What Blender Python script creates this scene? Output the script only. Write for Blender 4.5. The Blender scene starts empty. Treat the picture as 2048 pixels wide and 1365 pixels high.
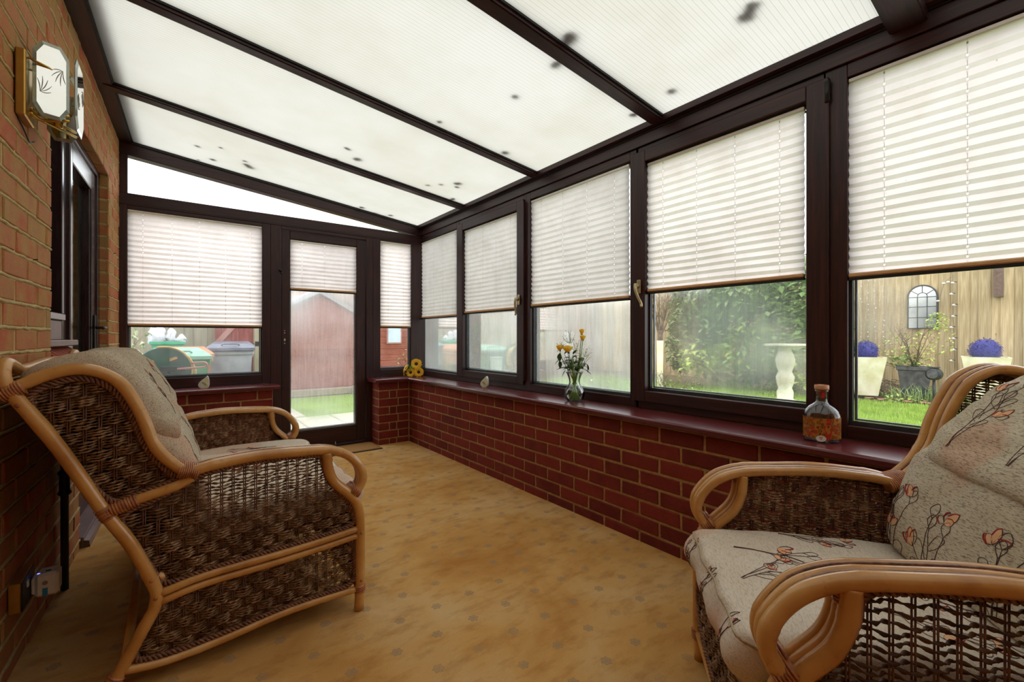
import bpy, math, random
import numpy as np
from mathutils import Vector, Matrix
from mathutils.bvhtree import BVHTree
random.seed(7)
C = bpy.context.collection
S = bpy.context.scene
# ---------------------------------------------------------------- camera
cam = bpy.data.cameras.new('camera'); co = bpy.data.objects.new('camera', cam); C.objects.link(co)
cam.sensor_width = 36.0; cam.lens = 896.8 / 2048 * 36.0
cam.shift_y = -6.9 / 2048; cam.clip_start = 0.02; cam.clip_end = 200
co.location = (0, 0, 0.9954); co.rotation_euler = (math.radians(90), 0, -math.radians(37.2165))
S.camera = co
# ---------------------------------------------------------------- overcast sky and exposure
W = bpy.data.worlds.new('overcast_sky'); S.world = W; W.use_nodes = True
nt = W.node_tree; nt.nodes.clear()
wo = nt.nodes.new('ShaderNodeOutputWorld'); bg = nt.nodes.new('ShaderNodeBackground')
bg.inputs[0].default_value = (0.965, 0.985, 1.0, 1); bg.inputs[1].default_value = 2.15
nt.links.new(bg.outputs[0], wo.inputs[0])
S.view_settings.view_transform = 'Standard'; S.view_settings.look = 'None'
S.view_settings.gamma = 1.0; S.view_settings.exposure = 0.62; S.view_settings.use_curve_mapping = False
S.cycles.use_denoising = True
S.cycles.max_bounces = 12; S.cycles.diffuse_bounces = 5; S.cycles.glossy_bounces = 4
S.cycles.transmission_bounces = 10; S.cycles.transparent_max_bounces = 24
S.cycles.sample_clamp_indirect = 6.0
S.cycles.caustics_refractive = False; S.cycles.caustics_reflective = False

# ---------------------------------------------------------------- mesh helpers
class MB:
    def __init__(s): s.v = []; s.f = []; s.uv = None
    def add(s, vs, fs):
        n = len(s.v); s.v += [tuple(p) for p in vs]; s.f += [tuple(i + n for i in f) for f in fs]; return s
    def box(s, x0, x1, y0, y1, z0, z1, b=0.0):
        if x0 > x1: x0, x1 = x1, x0
        if y0 > y1: y0, y1 = y1, y0
        if z0 > z1: z0, z1 = z1, z0
        if b <= 0:
            vs = [(x, y, z) for x in (x0, x1) for y in (y0, y1) for z in (z0, z1)]
            return s.add(vs, [(0, 1, 3, 2), (4, 6, 7, 5), (0, 4, 5, 1), (2, 3, 7, 6), (0, 2, 6, 4), (1, 5, 7, 3)])
        b = min(b, (x1 - x0) * .45, (y1 - y0) * .45, (z1 - z0) * .45)
        vs = []
        for x, sx in ((x0, 1), (x1, -1)):
            for y, sy in ((y0, 1), (y1, -1)):
                for z, sz in ((z0, 1), (z1, -1)):
                    vs += [(x, y + sy * b, z + sz * b), (x + sx * b, y, z + sz * b), (x + sx * b, y + sy * b, z)]
        I = lambda i, j, k, a: (i * 4 + j * 2 + k) * 3 + a
        fs = [tuple(I(0, j, k, 0) for j, k in ((0, 0), (0, 1), (1, 1), (1, 0))), tuple(I(1, j, k, 0) for j, k in ((0, 0), (1, 0), (1, 1), (0, 1))),
              tuple(I(i, 0, k, 1) for i, k in ((0, 0), (1, 0), (1, 1), (0, 1))), tuple(I(i, 1, k, 1) for i, k in ((0, 0), (0, 1), (1, 1), (1, 0))),
              tuple(I(i, j, 0, 2) for i, j in ((0, 0), (0, 1), (1, 1), (1, 0))), tuple(I(i, j, 1, 2) for i, j in ((0, 0), (1, 0), (1, 1), (0, 1)))]
        for i in (0, 1):
            for j in (0, 1):
                fs.append((I(i, j, 0, 0), I(i, j, 1, 0), I(i, j, 1, 1), I(i, j, 0, 1)))
                fs.append((I(i, 0, j, 0), I(i, 1, j, 0), I(i, 1, j, 2), I(i, 0, j, 2)))
                fs.append((I(0, i, j, 1), I(1, i, j, 1), I(1, i, j, 2), I(0, i, j, 2)))
                for k in (0, 1): fs.append((I(i, j, k, 0), I(i, j, k, 1), I(i, j, k, 2)))
        return s.add(vs, fs)
    def tube(s, pts, r, n=8, caps=True, closed=False, squash=None):
        P = [Vector(p) for p in pts]; m = len(P)
        if m < 2: return s
        R = r if hasattr(r, '__len__') else [r] * m
        T = []
        for i in range(m):
            a = P[(i - 1) % m] if closed or i > 0 else P[i]; b = P[(i + 1) % m] if closed or i < m - 1 else P[i]
            d = b - a; T.append(d.normalized() if d.length > 1e-9 else Vector((0, 0, 1)))
        u = T[0].orthogonal().normalized()
        vs = []
        for i in range(m):
            u = u - T[i] * u.dot(T[i]); u = u.normalized() if u.length > 1e-6 else T[i].orthogonal().normalized()
            w = T[i].cross(u)
            for k in range(n):
                a = 2 * math.pi * k / n
                vs.append(P[i] + (u * math.cos(a) + w * math.sin(a)) * R[i])
        fs = []
        for i in range(m if closed else m - 1):
            j = (i + 1) % m
            for k in range(n):
                fs.append((i * n + k, i * n + (k + 1) % n, j * n + (k + 1) % n, j * n + k))
        if caps and not closed:
            fs.append(tuple(range(n))[::-1]); fs.append(tuple((m - 1) * n + k for k in range(n)))
        return s.add(vs, fs)
    def lathe(s, prof, c=(0, 0, 0), n=24, capb=True, capt=False):
        vs = []; m = len(prof)
        for r, z in prof:
            for k in range(n):
                a = 2 * math.pi * k / n; vs.append((c[0] + r * math.cos(a), c[1] + r * math.sin(a), c[2] + z))
        fs = []
        for i in range(m - 1):
            for k in range(n): fs.append((i * n + k, i * n + (k + 1) % n, (i + 1) * n + (k + 1) % n, (i + 1) * n + k))
        if capb: fs.append(tuple(range(n))[::-1])
        if capt: fs.append(tuple((m - 1) * n + k for k in range(n)))
        return s.add(vs, fs)
    def prism(s, poly, axis, a0, a1):
        """extrude a 2D polygon; axis is the extrusion axis"""
        def mk(p, a):
            return (a, p[0], p[1]) if axis == 0 else (p[0], a, p[1]) if axis == 1 else (p[0], p[1], a)
        n = len(poly); vs = [mk(p, a0) for p in poly] + [mk(p, a1) for p in poly]
        fs = [tuple(range(n)), tuple(range(n, 2 * n))[::-1]] + [(i, i + n, (i + 1) % n + n, (i + 1) % n) for i in range(n)]
        return s.add(vs, fs)
    def ico(s, c, r, sub=1, sc=(1, 1, 1)):
        import bmesh
        key = sub
        if key not in ICO:
            bm = bmesh.new(); bmesh.ops.create_icosphere(bm, subdivisions=sub, radius=1)
            ICO[key] = ([v.co.copy() for v in bm.verts], [[v.index for v in f.verts] for f in bm.faces]); bm.free()
        vs, fs = ICO[key]
        return s.add([(c[0] + v.x * r * sc[0], c[1] + v.y * r * sc[1], c[2] + v.z * r * sc[2]) for v in vs], fs)
    def mesh(s, name, smooth=False, fixn=False):
        me = bpy.data.meshes.new(name); me.from_pydata(s.v, [], s.f)
        if s.uv is not None:
            l = me.uv_layers.new(name='UVMap'); vi = np.empty(len(me.loops), int); me.loops.foreach_get('vertex_index', vi)
            l.data.foreach_set('uv', np.array(s.uv, float)[vi].ravel())
        if smooth: me.polygons.foreach_set('use_smooth', [True] * len(me.polygons))
        if fixn:
            import bmesh
            bm = bmesh.new(); bm.from_mesh(me); bmesh.ops.recalc_face_normals(bm, faces=bm.faces); bm.to_mesh(me); bm.free()
        me.update(); return me
ICO = {}
def link(name, me, parent=None, loc=None, mat=None):
    o = bpy.data.objects.new(name, me); C.objects.link(o)
    if parent: o.parent = parent
    if loc: o.location = loc
    if mat is not None and me is not None and len(me.materials) == 0: me.materials.append(mat)
    return o
def obj(name, mb, mat, parent=None, smooth=False, kind=None, label=None, fixn=True):
    o = link(name, mb.mesh(name, smooth, fixn), parent, mat=mat)
    if smooth == 'edge': pass
    if kind: o['kind'] = kind
    if label: o['label'] = label
    return o
def tag(o, label, cat=None, group=None, kind=None):
    o['label'] = label
    if cat: o['category'] = cat
    if group: o['group'] = group
    if kind: o['kind'] = kind
    return o
def thing(name, label, cat, loc=(0, 0, 0), rz=0.0, group=None, kind=None):
    o = link(name, None, None, loc); o.rotation_euler = (0, 0, rz); o.empty_display_size = .05
    return tag(o, label, cat, group, kind)
def copy_tree(o, parent=None, loc=None, rz=None):
    c = o.copy(); C.objects.link(c); c.parent = parent
    if loc is not None: c.location = loc
    if rz is not None: c.rotation_euler = (0, 0, rz)
    for ch in list(o.children): copy_tree(ch, c)
    return c
def spline(P, n=6, closed=False):
    P = [Vector(p) for p in P]; out = []; m = len(P)
    for i in range(m if closed else m - 1):
        p0 = P[(i - 1) % m] if closed or i > 0 else P[0] * 2 - P[1]
        p1 = P[i]; p2 = P[(i + 1) % m]
        p3 = P[(i + 2) % m] if closed or i < m - 2 else P[m - 1] * 2 - P[m - 2]
        for k in range(n):
            t = k / n
            out.append(0.5 * ((2 * p1) + (p2 - p0) * t + (2 * p0 - 5 * p1 + 4 * p2 - p3) * t * t + (3 * p1 - p0 - 3 * p2 + p3) * t ** 3))
    if not closed: out.append(P[-1])
    return out
# ---------------------------------------------------------------- material helpers
def lin(c):
    return tuple(((x / 255) / 12.92 if x / 255 <= .04045 else ((x / 255 + .055) / 1.055) ** 2.4) for x in c[:3]) + (1,)
class N:
    def __init__(s, name):
        s.m = bpy.data.materials.new(name); s.m.use_nodes = True; s.t = s.m.node_tree; s.t.nodes.clear()
        s.out = s.n('ShaderNodeOutputMaterial')
    def n(s, typ, **kw):
        x = s.t.nodes.new(typ)
        for k, v in kw.items(): setattr(x, k, v)
        return x
    def l(s, a, b): s.t.links.new(a, b)
    def set(s, node, **kw):
        for k, v in kw.items():
            k2 = k.replace('_', ' ')
            i = node.inputs[k2] if k2 in node.inputs else node.inputs[k]
            if hasattr(v, 'is_linked') or hasattr(v, 'links'): s.l(v, i)
            else: i.default_value = v
        return node
    def coord(s, kind='Object', scale=(1, 1, 1), rot=(0, 0, 0)):
        tc = s.n('ShaderNodeTexCoord'); mp = s.n('ShaderNodeMapping'); s.l(tc.outputs[kind], mp.inputs[0])
        mp.inputs['Scale'].default_value = scale; mp.inputs['Rotation'].default_value = rot
        return mp.outputs[0]
    def noise(s, vec, scale=5, detail=3, rough=.5, dist=0):
        x = s.n('ShaderNodeTexNoise'); s.l(vec, x.inputs['Vector'])
        x.inputs['Scale'].default_value = scale; x.inputs['Detail'].default_value = detail
        x.inputs['Roughness'].default_value = rough; x.inputs['Distortion'].default_value = dist
        return x.outputs['Fac']
    def ramp(s, fac, stops, interp='LINEAR'):
        r = s.n('ShaderNodeValToRGB'); s.l(fac, r.inputs[0]); r.color_ramp.interpolation = interp
        e = r.color_ramp.elements
        while len(e) < len(stops): e.new(.5)
        for i, (p, c) in enumerate(stops):
            e[i].position = p; e[i].color = c if len(c) == 4 else tuple(c) + (1,)
        return r.outputs[0]
    def math(s, op, a, b=None, c=None):
        x = s.n('ShaderNodeMath', operation=op)
        for i, v in enumerate((a, b, c)):
            if v is None: continue
            if hasattr(v, 'links'): s.l(v, x.inputs[i])
            else: x.inputs[i].default_value = v
        return x.outputs[0]
    def mix(s, fac, a, b, mode='MIX'):
        x = s.n('ShaderNodeMix', data_type='RGBA', blend_type=mode)
        for i, v in ((0, fac), (6, a), (7, b)):
            if hasattr(v, 'links'): s.l(v, x.inputs[i])
            else: x.inputs[i].default_value = v
        return x.outputs[2]
    def bump(s, h, strength=.3, dist=.002):
        b = s.n('ShaderNodeBump'); s.l(h, b.inputs['Height']); b.inputs['Strength'].default_value = strength; b.inputs['Distance'].default_value = dist
        return b.outputs[0]
    def bsdf(s, col, rough=.6, normal=None, metal=0, spec=.5, coat=0, sub=0):
        b = s.n('ShaderNodeBsdfPrincipled')
        if hasattr(col, 'links'): s.l(col, b.inputs['Base Color'])
        else: b.inputs['Base Color'].default_value = col
        if hasattr(rough, 'links'): s.l(rough, b.inputs['Roughness'])
        else: b.inputs['Roughness'].default_value = rough
        b.inputs['Metallic'].default_value = metal; b.inputs['Specular IOR Level'].default_value = spec
        b.inputs['Coat Weight'].default_value = coat
        if normal is not None: s.l(normal, b.inputs['Normal'])
        return b.outputs[0]
    def done(s, sh): s.l(sh, s.out.inputs['Surface']); return s.m
def plain(name, c1, c2=None, rough=.6, scale=20, bump=.0, metal=0, spec=.5, rnd=0, dist=.002, stretch=(1, 1, 1), coat=0, lo=.35, hi=.65):
    """noise-mottled colour; rnd varies the brightness from object to object"""
    k = N(name); c1 = lin(c1); c2 = lin(c2) if c2 else c1
    v = k.coord('Object', stretch); nz = k.noise(v, scale, 4, .6)
    col = k.ramp(nz, [(lo, c1), (hi, c2)])
    if rnd:
        oi = k.n('ShaderNodeObjectInfo'); hs = k.n('ShaderNodeHueSaturation')
        k.l(k.math('MULTIPLY_ADD', oi.outputs['Random'], 2 * rnd, 1 - rnd), hs.inputs['Value']); k.l(col, hs.inputs['Color']); col = hs.outputs[0]
    nm = k.bump(k.noise(v, scale * 3, 4, .7), bump, dist) if bump else None
    return k.done(k.bsdf(col, rough, nm, metal, spec, coat))
def brickmat(name, cols, rough=.85):
    k = N(name); oi = k.n('ShaderNodeObjectInfo'); v = k.coord('Object')
    at = k.n('ShaderNodeAttribute'); at.attribute_name = 'rnd'
    rs = k.math('ADD', oi.outputs['Random'], at.outputs['Fac']); rs = k.math('FRACT', rs)
    off = k.n('ShaderNodeVectorMath', operation='ADD'); k.l(v, off.inputs[0])
    cx = k.n('ShaderNodeCombineXYZ'); k.l(k.math('MULTIPLY', rs, 37.0), cx.inputs[0]); k.l(k.math('MULTIPLY', rs, 11.0), cx.inputs[1]); k.l(cx.outputs[0], off.inputs[1])
    n1 = k.noise(off.outputs[0], 9, 3, .6); n2 = k.noise(off.outputs[0], 160, 3, .7)
    st = [(i / (len(cols) - 1), lin(c)) for i, c in enumerate(cols)]
    col = k.ramp(k.math('ADD', k.math('MULTIPLY', rs, .6), k.math('MULTIPLY', n1, .55)), st)
    col = k.mix(k.math('MULTIPLY', n2, .5), col, lin((86, 52, 36)), 'MULTIPLY')
    nm = k.bump(k.math('ADD', n2, k.math('MULTIPLY', n1, 1.5)), .5, .003)
    return k.done(k.bsdf(col, rough, nm, 0, .3))

M = {}
# dark rosewood-grain upvc
def upvc(name, axis):
    k = N(name); sc = [22, 22, 22]; sc[axis] = 1.1
    v = k.coord('Object', tuple(sc)); nz = k.noise(v, 3.0, 5, .65, .6)
    col = k.ramp(nz, [(.28, lin((26, 13, 14))), (.5, lin((50, 23, 23))), (.66, lin((70, 31, 27))), (.8, lin((48, 35, 29)))])
    nm = k.bump(nz, .15, .001)
    return k.done(k.bsdf(col, .38, nm, 0, .45))
for nm_, ax in (('grain_x', 0), ('grain_y', 1), ('grain_z', 2)): M[nm_] = upvc('rosewood_' + nm_, ax)
k = N('sill_rosewood'); v = k.coord('Object', (4, 1, 4)); nz = k.noise(v, 2, 5, .6, .5)
M['sill'] = k.done(k.bsdf(k.ramp(nz, [(.3, lin((84, 28, 32))), (.7, lin((104, 38, 40)))]), .24, None, 0, .6))
M['brick_red'] = brickmat('red_brick', [(100, 36, 28), (132, 46, 34), (146, 54, 38), (114, 38, 30), (152, 66, 44)])
M['brick_tan'] = brickmat('multi_stock_brick', [(184, 138, 76), (202, 158, 92), (190, 142, 84), (196, 126, 82), (196, 150, 88), (200, 106, 68), (190, 146, 86), (176, 138, 90)])
M['brick_side'] = brickmat('reveal_brick', [(150, 62, 42), (172, 78, 50), (128, 52, 38), (176, 96, 62)])
M['mortar_gold'] = plain('golden_mortar', (150, 112, 66), (178, 142, 90), .9, 60, .6, dist=.003)
M['mortar_pale'] = plain('pale_lumpy_mortar', (186, 162, 108), (206, 184, 132), .95, 45, .9, dist=.006)
# carpet
k = N('golden_carpet'); v = k.coord('Object')
big = k.noise(v, 2.1, 4, .6, .4); mid = k.noise(k.coord('Object', (1, 2.2, 1)), 7, 4, .65); fine = k.noise(v, 420, 2, .8)
col = k.ramp(big, [(.3, lin((216, 158, 84))), (.5, lin((238, 188, 114))), (.72, lin((248, 214, 156)))])
col = k.mix(k.ramp(mid, [(.48, (0, 0, 0)), (.78, (.6, .6, .6))]), col, lin((178, 114, 48)))
sx = k.n('ShaderNodeSeparateXYZ'); k.l(v, sx.inputs[0])
P_ = .142
row = k.math('FLOOR', k.math('DIVIDE', sx.outputs[1], P_)); par = k.math('MODULO', k.math('ABSOLUTE', row), 2.0)
fx = k.math('SUBTRACT', k.math('FRACT', k.math('ADD', k.math('DIVIDE', sx.outputs[0], P_), k.math('MULTIPLY', par, .5))), .5)
fy = k.math('SUBTRACT', k.math('FRACT', k.math('DIVIDE', sx.outputs[1], P_)), .5)
jit = k.noise(v, 90, 2, .6)
rr = k.math('SQRT', k.math('ADD', k.math('MULTIPLY', fx, fx), k.math('MULTIPLY', fy, fy)))
ang = k.math('ARCTAN2', fy, fx); pet = k.math('MULTIPLY', k.math('SINE', k.math('MULTIPLY', ang, 6.0)), .02)
rr = k.math('MULTIPLY', rr, 1.35); rr = k.math('ADD', k.math('ADD', rr, pet), k.math('MULTIPLY', k.math('SUBTRACT', jit, .5), .06))
ring = k.ramp(rr, [(0, (.3, .3, .3)), (.05, (.85, .85, .85)), (.09, (.2, .2, .2)), (.135, (.85, .85, .85)), (.175, (0, 0, 0))])
wear = k.ramp(k.noise(v, 3.3, 3, .6), [(.36, (.35, .35, .35)), (.5, (1, 1, 1))])
col = k.mix(k.mix(1.0, ring, wear, 'MULTIPLY'), col, lin((172, 156, 130)))
col = k.mix(k.math('MULTIPLY', fine, .6), col, lin((150, 110, 66)), 'MULTIPLY')
M['carpet'] = k.done(k.bsdf(col, .95, k.bump(k.math('ADD', fine, k.math('MULTIPLY', mid, 2)), .7, .004), 0, .1))
# roof polycarbonate: ribbed, translucent, with algae blotches
k = N('ribbed_polycarbonate'); v = k.coord('Object'); sx = k.n('ShaderNodeSeparateXYZ'); k.l(v, sx.inputs[0])
rib = k.math('PINGPONG', sx.outputs[1], .010); rib = k.math('DIVIDE', rib, .010)
line = k.ramp(rib, [(.0, (.70, .68, .62)), (.16, (1, 1, 1)), (1, (.975, .975, .97))])
dirt = k.ramp(k.noise(v, 1.6, 4, .6), [(.3, lin((236, 235, 222))), (.62, lin((249, 249, 244)))])
sp = k.n('ShaderNodeTexVoronoi'); sp.inputs['Scale'].default_value = 1.9; sp.inputs['Randomness'].default_value = 1
dv = k.n('ShaderNodeVectorMath', operation='ADD'); k.l(k.coord('Object', (1.15, 1, .2)), dv.inputs[0])
nn = k.n('ShaderNodeTexNoise'); nn.inputs['Scale'].default_value = 14; k.l(v, nn.inputs['Vector'])
sc_ = k.n('ShaderNodeVectorMath', operation='SCALE'); k.l(nn.outputs['Color'], sc_.inputs[0]); sc_.inputs[3].default_value = .09; k.l(sc_.outputs[0], dv.inputs[1])
k.l(dv.outputs[0], sp.inputs['Vector'])
blot = k.ramp(sp.outputs['Distance'], [(.035, (1, 1, 1)), (.078, (0, 0, 0))])
blot = k.mix(1.0, blot, k.ramp(k.noise(v, .9, 1, .5), [(.5, (0, 0, 0)), (.56, (1, 1, 1))]), 'MULTIPLY')
sheet = k.mix(1.0, dirt, line, 'MULTIPLY')
tr = k.n('ShaderNodeBsdfTranslucent'); k.l(k.mix(1.0, sheet, (.365, .360, .343, 1), 'MULTIPLY'), tr.inputs[0])
df = k.bsdf(k.mix(1.0, sheet, (.9, .9, .85, 1), 'MULTIPLY'), .3, k.bump(rib, .3, .001), 0, .4)
mx = k.n('ShaderNodeMixShader'); mx.inputs[0].default_value = .16; k.l(tr.outputs[0], mx.inputs[1]); k.l(df, mx.inputs[2])
M['roof'] = k.done(mx.outputs[0])
# pleated blind
k = N('pleated_blind_fabric'); uv = k.n('ShaderNodeUVMap'); sx = k.n('ShaderNodeSeparateXYZ'); k.l(uv.outputs[0], sx.inputs[0])
n1 = k.noise(k.coord('Object', (1, 1, 1)), 9, 4, .6)
base = k.ramp(n1, [(.3, lin((240, 236, 228))), (.6, lin((250, 248, 242)))])
spk = k.n('ShaderNodeTexVoronoi'); spk.inputs['Scale'].default_value = 19; k.l(k.coord('Object'), spk.inputs['Vector'])
base = k.mix(k.ramp(spk.outputs['Distance'], [(.02, (.6, .6, .6)), (.05, (0, 0, 0))]), base, lin((120, 96, 70)))
tr = k.n('ShaderNodeBsdfTranslucent'); k.l(k.mix(1.0, base, (.93, .845, .872, 1), 'MULTIPLY'), tr.inputs[0])
df = k.bsdf(base, .8, None, 0, .2)
mx = k.n('ShaderNodeMixShader'); mx.inputs[0].default_value = .10; k.l(tr.outputs[0], mx.inputs[1]); k.l(df, mx.inputs[2])
ha = k.math('LESS_THAN', k.math('ABSOLUTE', k.math('SUBTRACT', k.math('FRACT', sx.outputs[0]), .5)), .010)
hb = k.math('LESS_THAN', k.math('ABSOLUTE', k.math('SUBTRACT', k.math('FRACT', sx.outputs[1]), .72)), .10)
mh = k.n('ShaderNodeMixShader'); k.l(k.math('MULTIPLY', ha, hb), mh.inputs[0]); k.l(mx.outputs[0], mh.inputs[1])
tp = k.n('ShaderNodeBsdfTransparent'); k.l(tp.outputs[0], mh.inputs[2]); M['blind'] = k.done(mh.outputs[0])
# glass panes, clear to fogged by condensation
def pane(name, fog, spread, blur=.4, axis='y', seed=0., tint=(.93, .96, .97), spot=None):
    k = N(name)
    st = (5, 26, 1.6) if axis == 'y' else (26, 5, 1.6)
    tc = k.coord('Object'); ad = k.n('ShaderNodeVectorMath', operation='ADD'); k.l(tc, ad.inputs[0]); ad.inputs[1].default_value = (seed, seed * 1.7, seed * .6)
    big = k.noise(ad.outputs[0], 2.2, 3, .55)
    mp = k.n('ShaderNodeMapping'); k.l(ad.outputs[0], mp.inputs[0]); mp.inputs['Scale'].default_value = st
    streak = k.noise(mp.outputs[0], 2.2, 4, .65)
    drop = k.noise(ad.outputs[0], 130, 2, .6)
    f = k.math('ADD', fog, k.math('MULTIPLY', k.math('SUBTRACT', big, .5), spread * 2.2))
    f = k.math('ADD', f, k.math('MULTIPLY', k.math('SUBTRACT', streak, .5), spread * 1.1))
    f = k.math('ADD', f, k.math('MULTIPLY', k.math('SUBTRACT', drop, .5), spread * .7))
    for (cx, cy, cz, R, amp) in (spot or ()):
        dd = k.n('ShaderNodeVectorMath', operation='DISTANCE'); k.l(tc, dd.inputs[0]); dd.inputs[1].default_value = (cx, cy, cz)
        wob = k.math('ADD', dd.outputs['Value'], k.math('MULTIPLY', k.math('SUBTRACT', big, .5), R * 2.4))
        mr = k.n('ShaderNodeMapRange', interpolation_type='SMOOTHSTEP'); k.l(wob, mr.inputs[0]); mr.inputs[1].default_value = R * .15; mr.inputs[2].default_value = R * 1.6; mr.inputs[3].default_value = amp; mr.inputs[4].default_value = 0
        f = k.math('ADD', f, mr.outputs[0])
    f = k.math('MAXIMUM', k.math('MINIMUM', f, .93), .02)
    tp = k.n('ShaderNodeBsdfTransparent'); tp.inputs[0].default_value = tint + (1,)
    rf = k.n('ShaderNodeBsdfRefraction'); rf.inputs['IOR'].default_value = 1.12; rf.inputs['Roughness'].default_value = .32; rf.inputs[0].default_value = (.97, .98, .98, 1)
    tl = k.n('ShaderNodeBsdfTranslucent'); tl.inputs[0].default_value = (.70, .745, .775, 1)
    m0 = k.n('ShaderNodeMixShader'); m0.inputs[0].default_value = 1 - blur; k.l(rf.outputs[0], m0.inputs[1]); k.l(tl.outputs[0], m0.inputs[2])
    m1 = k.n('ShaderNodeMixShader'); k.l(f, m1.inputs[0]); k.l(tp.outputs[0], m1.inputs[1]); k.l(m0.outputs[0], m1.inputs[2])
    gl = k.n('ShaderNodeBsdfGlossy'); gl.inputs['Roughness'].default_value = .03; gl.inputs[0].default_value = (1, 1, 1, 1)
    lw = k.n('ShaderNodeLayerWeight'); lw.inputs[0].default_value = .25
    m2 = k.n('ShaderNodeMixShader'); k.l(k.math('MULTIPLY', lw.outputs['Fresnel'], .5), m2.inputs[0]); k.l(m1.outputs[0], m2.inputs[1]); k.l(gl.outputs[0], m2.inputs[2])
    return k.done(m2.outputs[0])
M['spacer'] = plain('spacer_grey', (150, 158, 166), (120, 128, 136), .35, 10, metal=.6)
M['bead'] = plain('bead_dark_grey', (62, 66, 70), (44, 46, 50), .35, 12)
M['gasket'] = plain('black_rubber', (16, 16, 15), (26, 25, 23), .6, 30)
M['rail_tan'] = plain('blind_rail_tan', (206, 160, 108), (224, 184, 134), .5, 40, stretch=(1, 1, 8))
M['cord'] = plain('cord_grey', (206, 204, 198), None, .8)
M['lead'] = plain('lead_flashing', (66, 60, 48), (86, 78, 62), .8, 8)
M['brass'] = plain('brass', (190, 150, 70), (208, 172, 92), .22, 14, metal=1)
M['brass_flat'] = plain('brass_satin', (176, 134, 62), (192, 150, 74), .32, 14, metal=.85)
M['handle'] = plain('cream_gilt_metal', (186, 170, 120), (214, 204, 170), .3, 40, metal=.55)
M['black_metal'] = plain('black_metal', (14, 14, 14), (26, 26, 26), .4, 20)
M['white_plastic'] = plain('white_plastic', (226, 224, 216), (236, 234, 228), .4, 6)
M['black_plastic'] = plain('black_plastic', (22, 23, 24), (34, 35, 36), .45, 20)
M['screw'] = plain('screw_pale', (205, 198, 182), None, .4)
# ================================================================ SHELL
XR, YE, XF, YF = 1.823, 4.04, 2.03, 4.21        # brick faces and frame faces (right wall, end wall)
def sheet_z(x): return 2.13 - .122 * (x - 1.98)
# floor
fl = obj('floor', MB().box(-.75, 2.0, -1.6, 4.3, -.06, 0), M['carpet'], kind='structure')
tag(fl, 'fitted golden ochre carpet with small faded flower motifs', 'carpet')
# ---- bricks
BR = {}
def brick_mesh(L, D=.02, h=.065, var=0, mat=None):
    key = (round(L, 3), D, var, mat.name)
    if key not in BR:
        r = random.Random(var * 31 + int(L * 1000)); b = MB().box(-D, 0, -L / 2, L / 2, -h / 2, h / 2, .004)
        b.v = [(x + r.uniform(-.0009, .0009), y + r.uniform(-.0016, .0016), z + r.uniform(-.0016, .0016)) for x, y, z in b.v]
        me = b.mesh('brick', False, True); me.materials.append(mat); BR[key] = me
    return BR[key]
def brick(parent, a, z, L, mat, base, ang=0, D=.02):
    """a brick whose outward face sits on the local plane; base maps the along-wall coordinate to a point"""
    o = link('brick', brick_mesh(L, D, .065, random.randrange(4), mat), parent)
    p = base(a); o.location = (p[0], p[1], z); o.rotation_euler = (0, 0, ang)
    o.location[0] += random.uniform(-.0008, .0008); return o
# right dwarf wall: bricks face -X, so the mesh (+X face outwards) is turned by pi
wr = MB().box(XR + .004, XR + .19, -1.5, 4.21, -.05, .582).mesh('wall_right')
wall_right = link('wall_right', wr, mat=M['mortar_gold']); tag(wall_right, 'low red brick wall with golden mortar under the long window sill', 'wall', kind='structure')
for r in range(8):
    zc = .051 - .0375 + .075 * r
    y = 3.397 + .225 * 2 + (.1125 if r % 2 else 0)
    while y + .225 > YE - .001: y -= .225
    j = [YE + .0] ; t = y + .225
    if YE - t > .03: j.append(t)
    while t > -1.0: t -= .225; j.append(t)
    for q in range(len(j) - 1):
        L = j[q] - j[q + 1] - .010
        if L < .03: continue
        brick(wall_right, 0, zc, L, M['brick_red'], lambda a: (XR, (j[q] + j[q + 1]) / 2), math.pi)
# end dwarf walls either side of the door
we = MB().box(-.40, .65, YE + .004, YF + .05, -.05, .582).box(1.525, XR + .19, YE + .004, YF + .05, -.05, .582)
wall_end = link('wall_end', we.mesh('wall_end'), mat=M['mortar_gold']); tag(wall_end, 'short red brick dwarf walls on either side of the end door', 'wall', kind='structure')
for r in range(8):
    zc = .051 - .0375 + .075 * r
    xs = [1.521, 1.715, 1.823] if r % 2 else [1.521, 1.628, 1.70, 1.823]
    for q in range(len(xs) - 1):
        brick(wall_end, 0, zc, xs[q + 1] - xs[q] - .009, M['brick_red'], lambda a: ((xs[q] + xs[q + 1]) / 2, YE), -math.pi / 2)
    x = .654; xs = [x]; first = .1025 if r % 2 else .215
    x -= first + .01; xs.append(x)
    while x > -.33: x -= .225; xs.append(x)
    for q in range(len(xs) - 1):
        brick(wall_end, 0, zc, xs[q] - xs[q + 1] - .01, M['brick_red'], lambda a: ((xs[q] + xs[q + 1]) / 2, YE), -math.pi / 2)
    for xx, an in ((1.521, math.pi), (.654, 0)):
        brick(wall_end, 0, zc, .155, M['brick_red'], lambda a: (xx, YE + .09), an)
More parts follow.
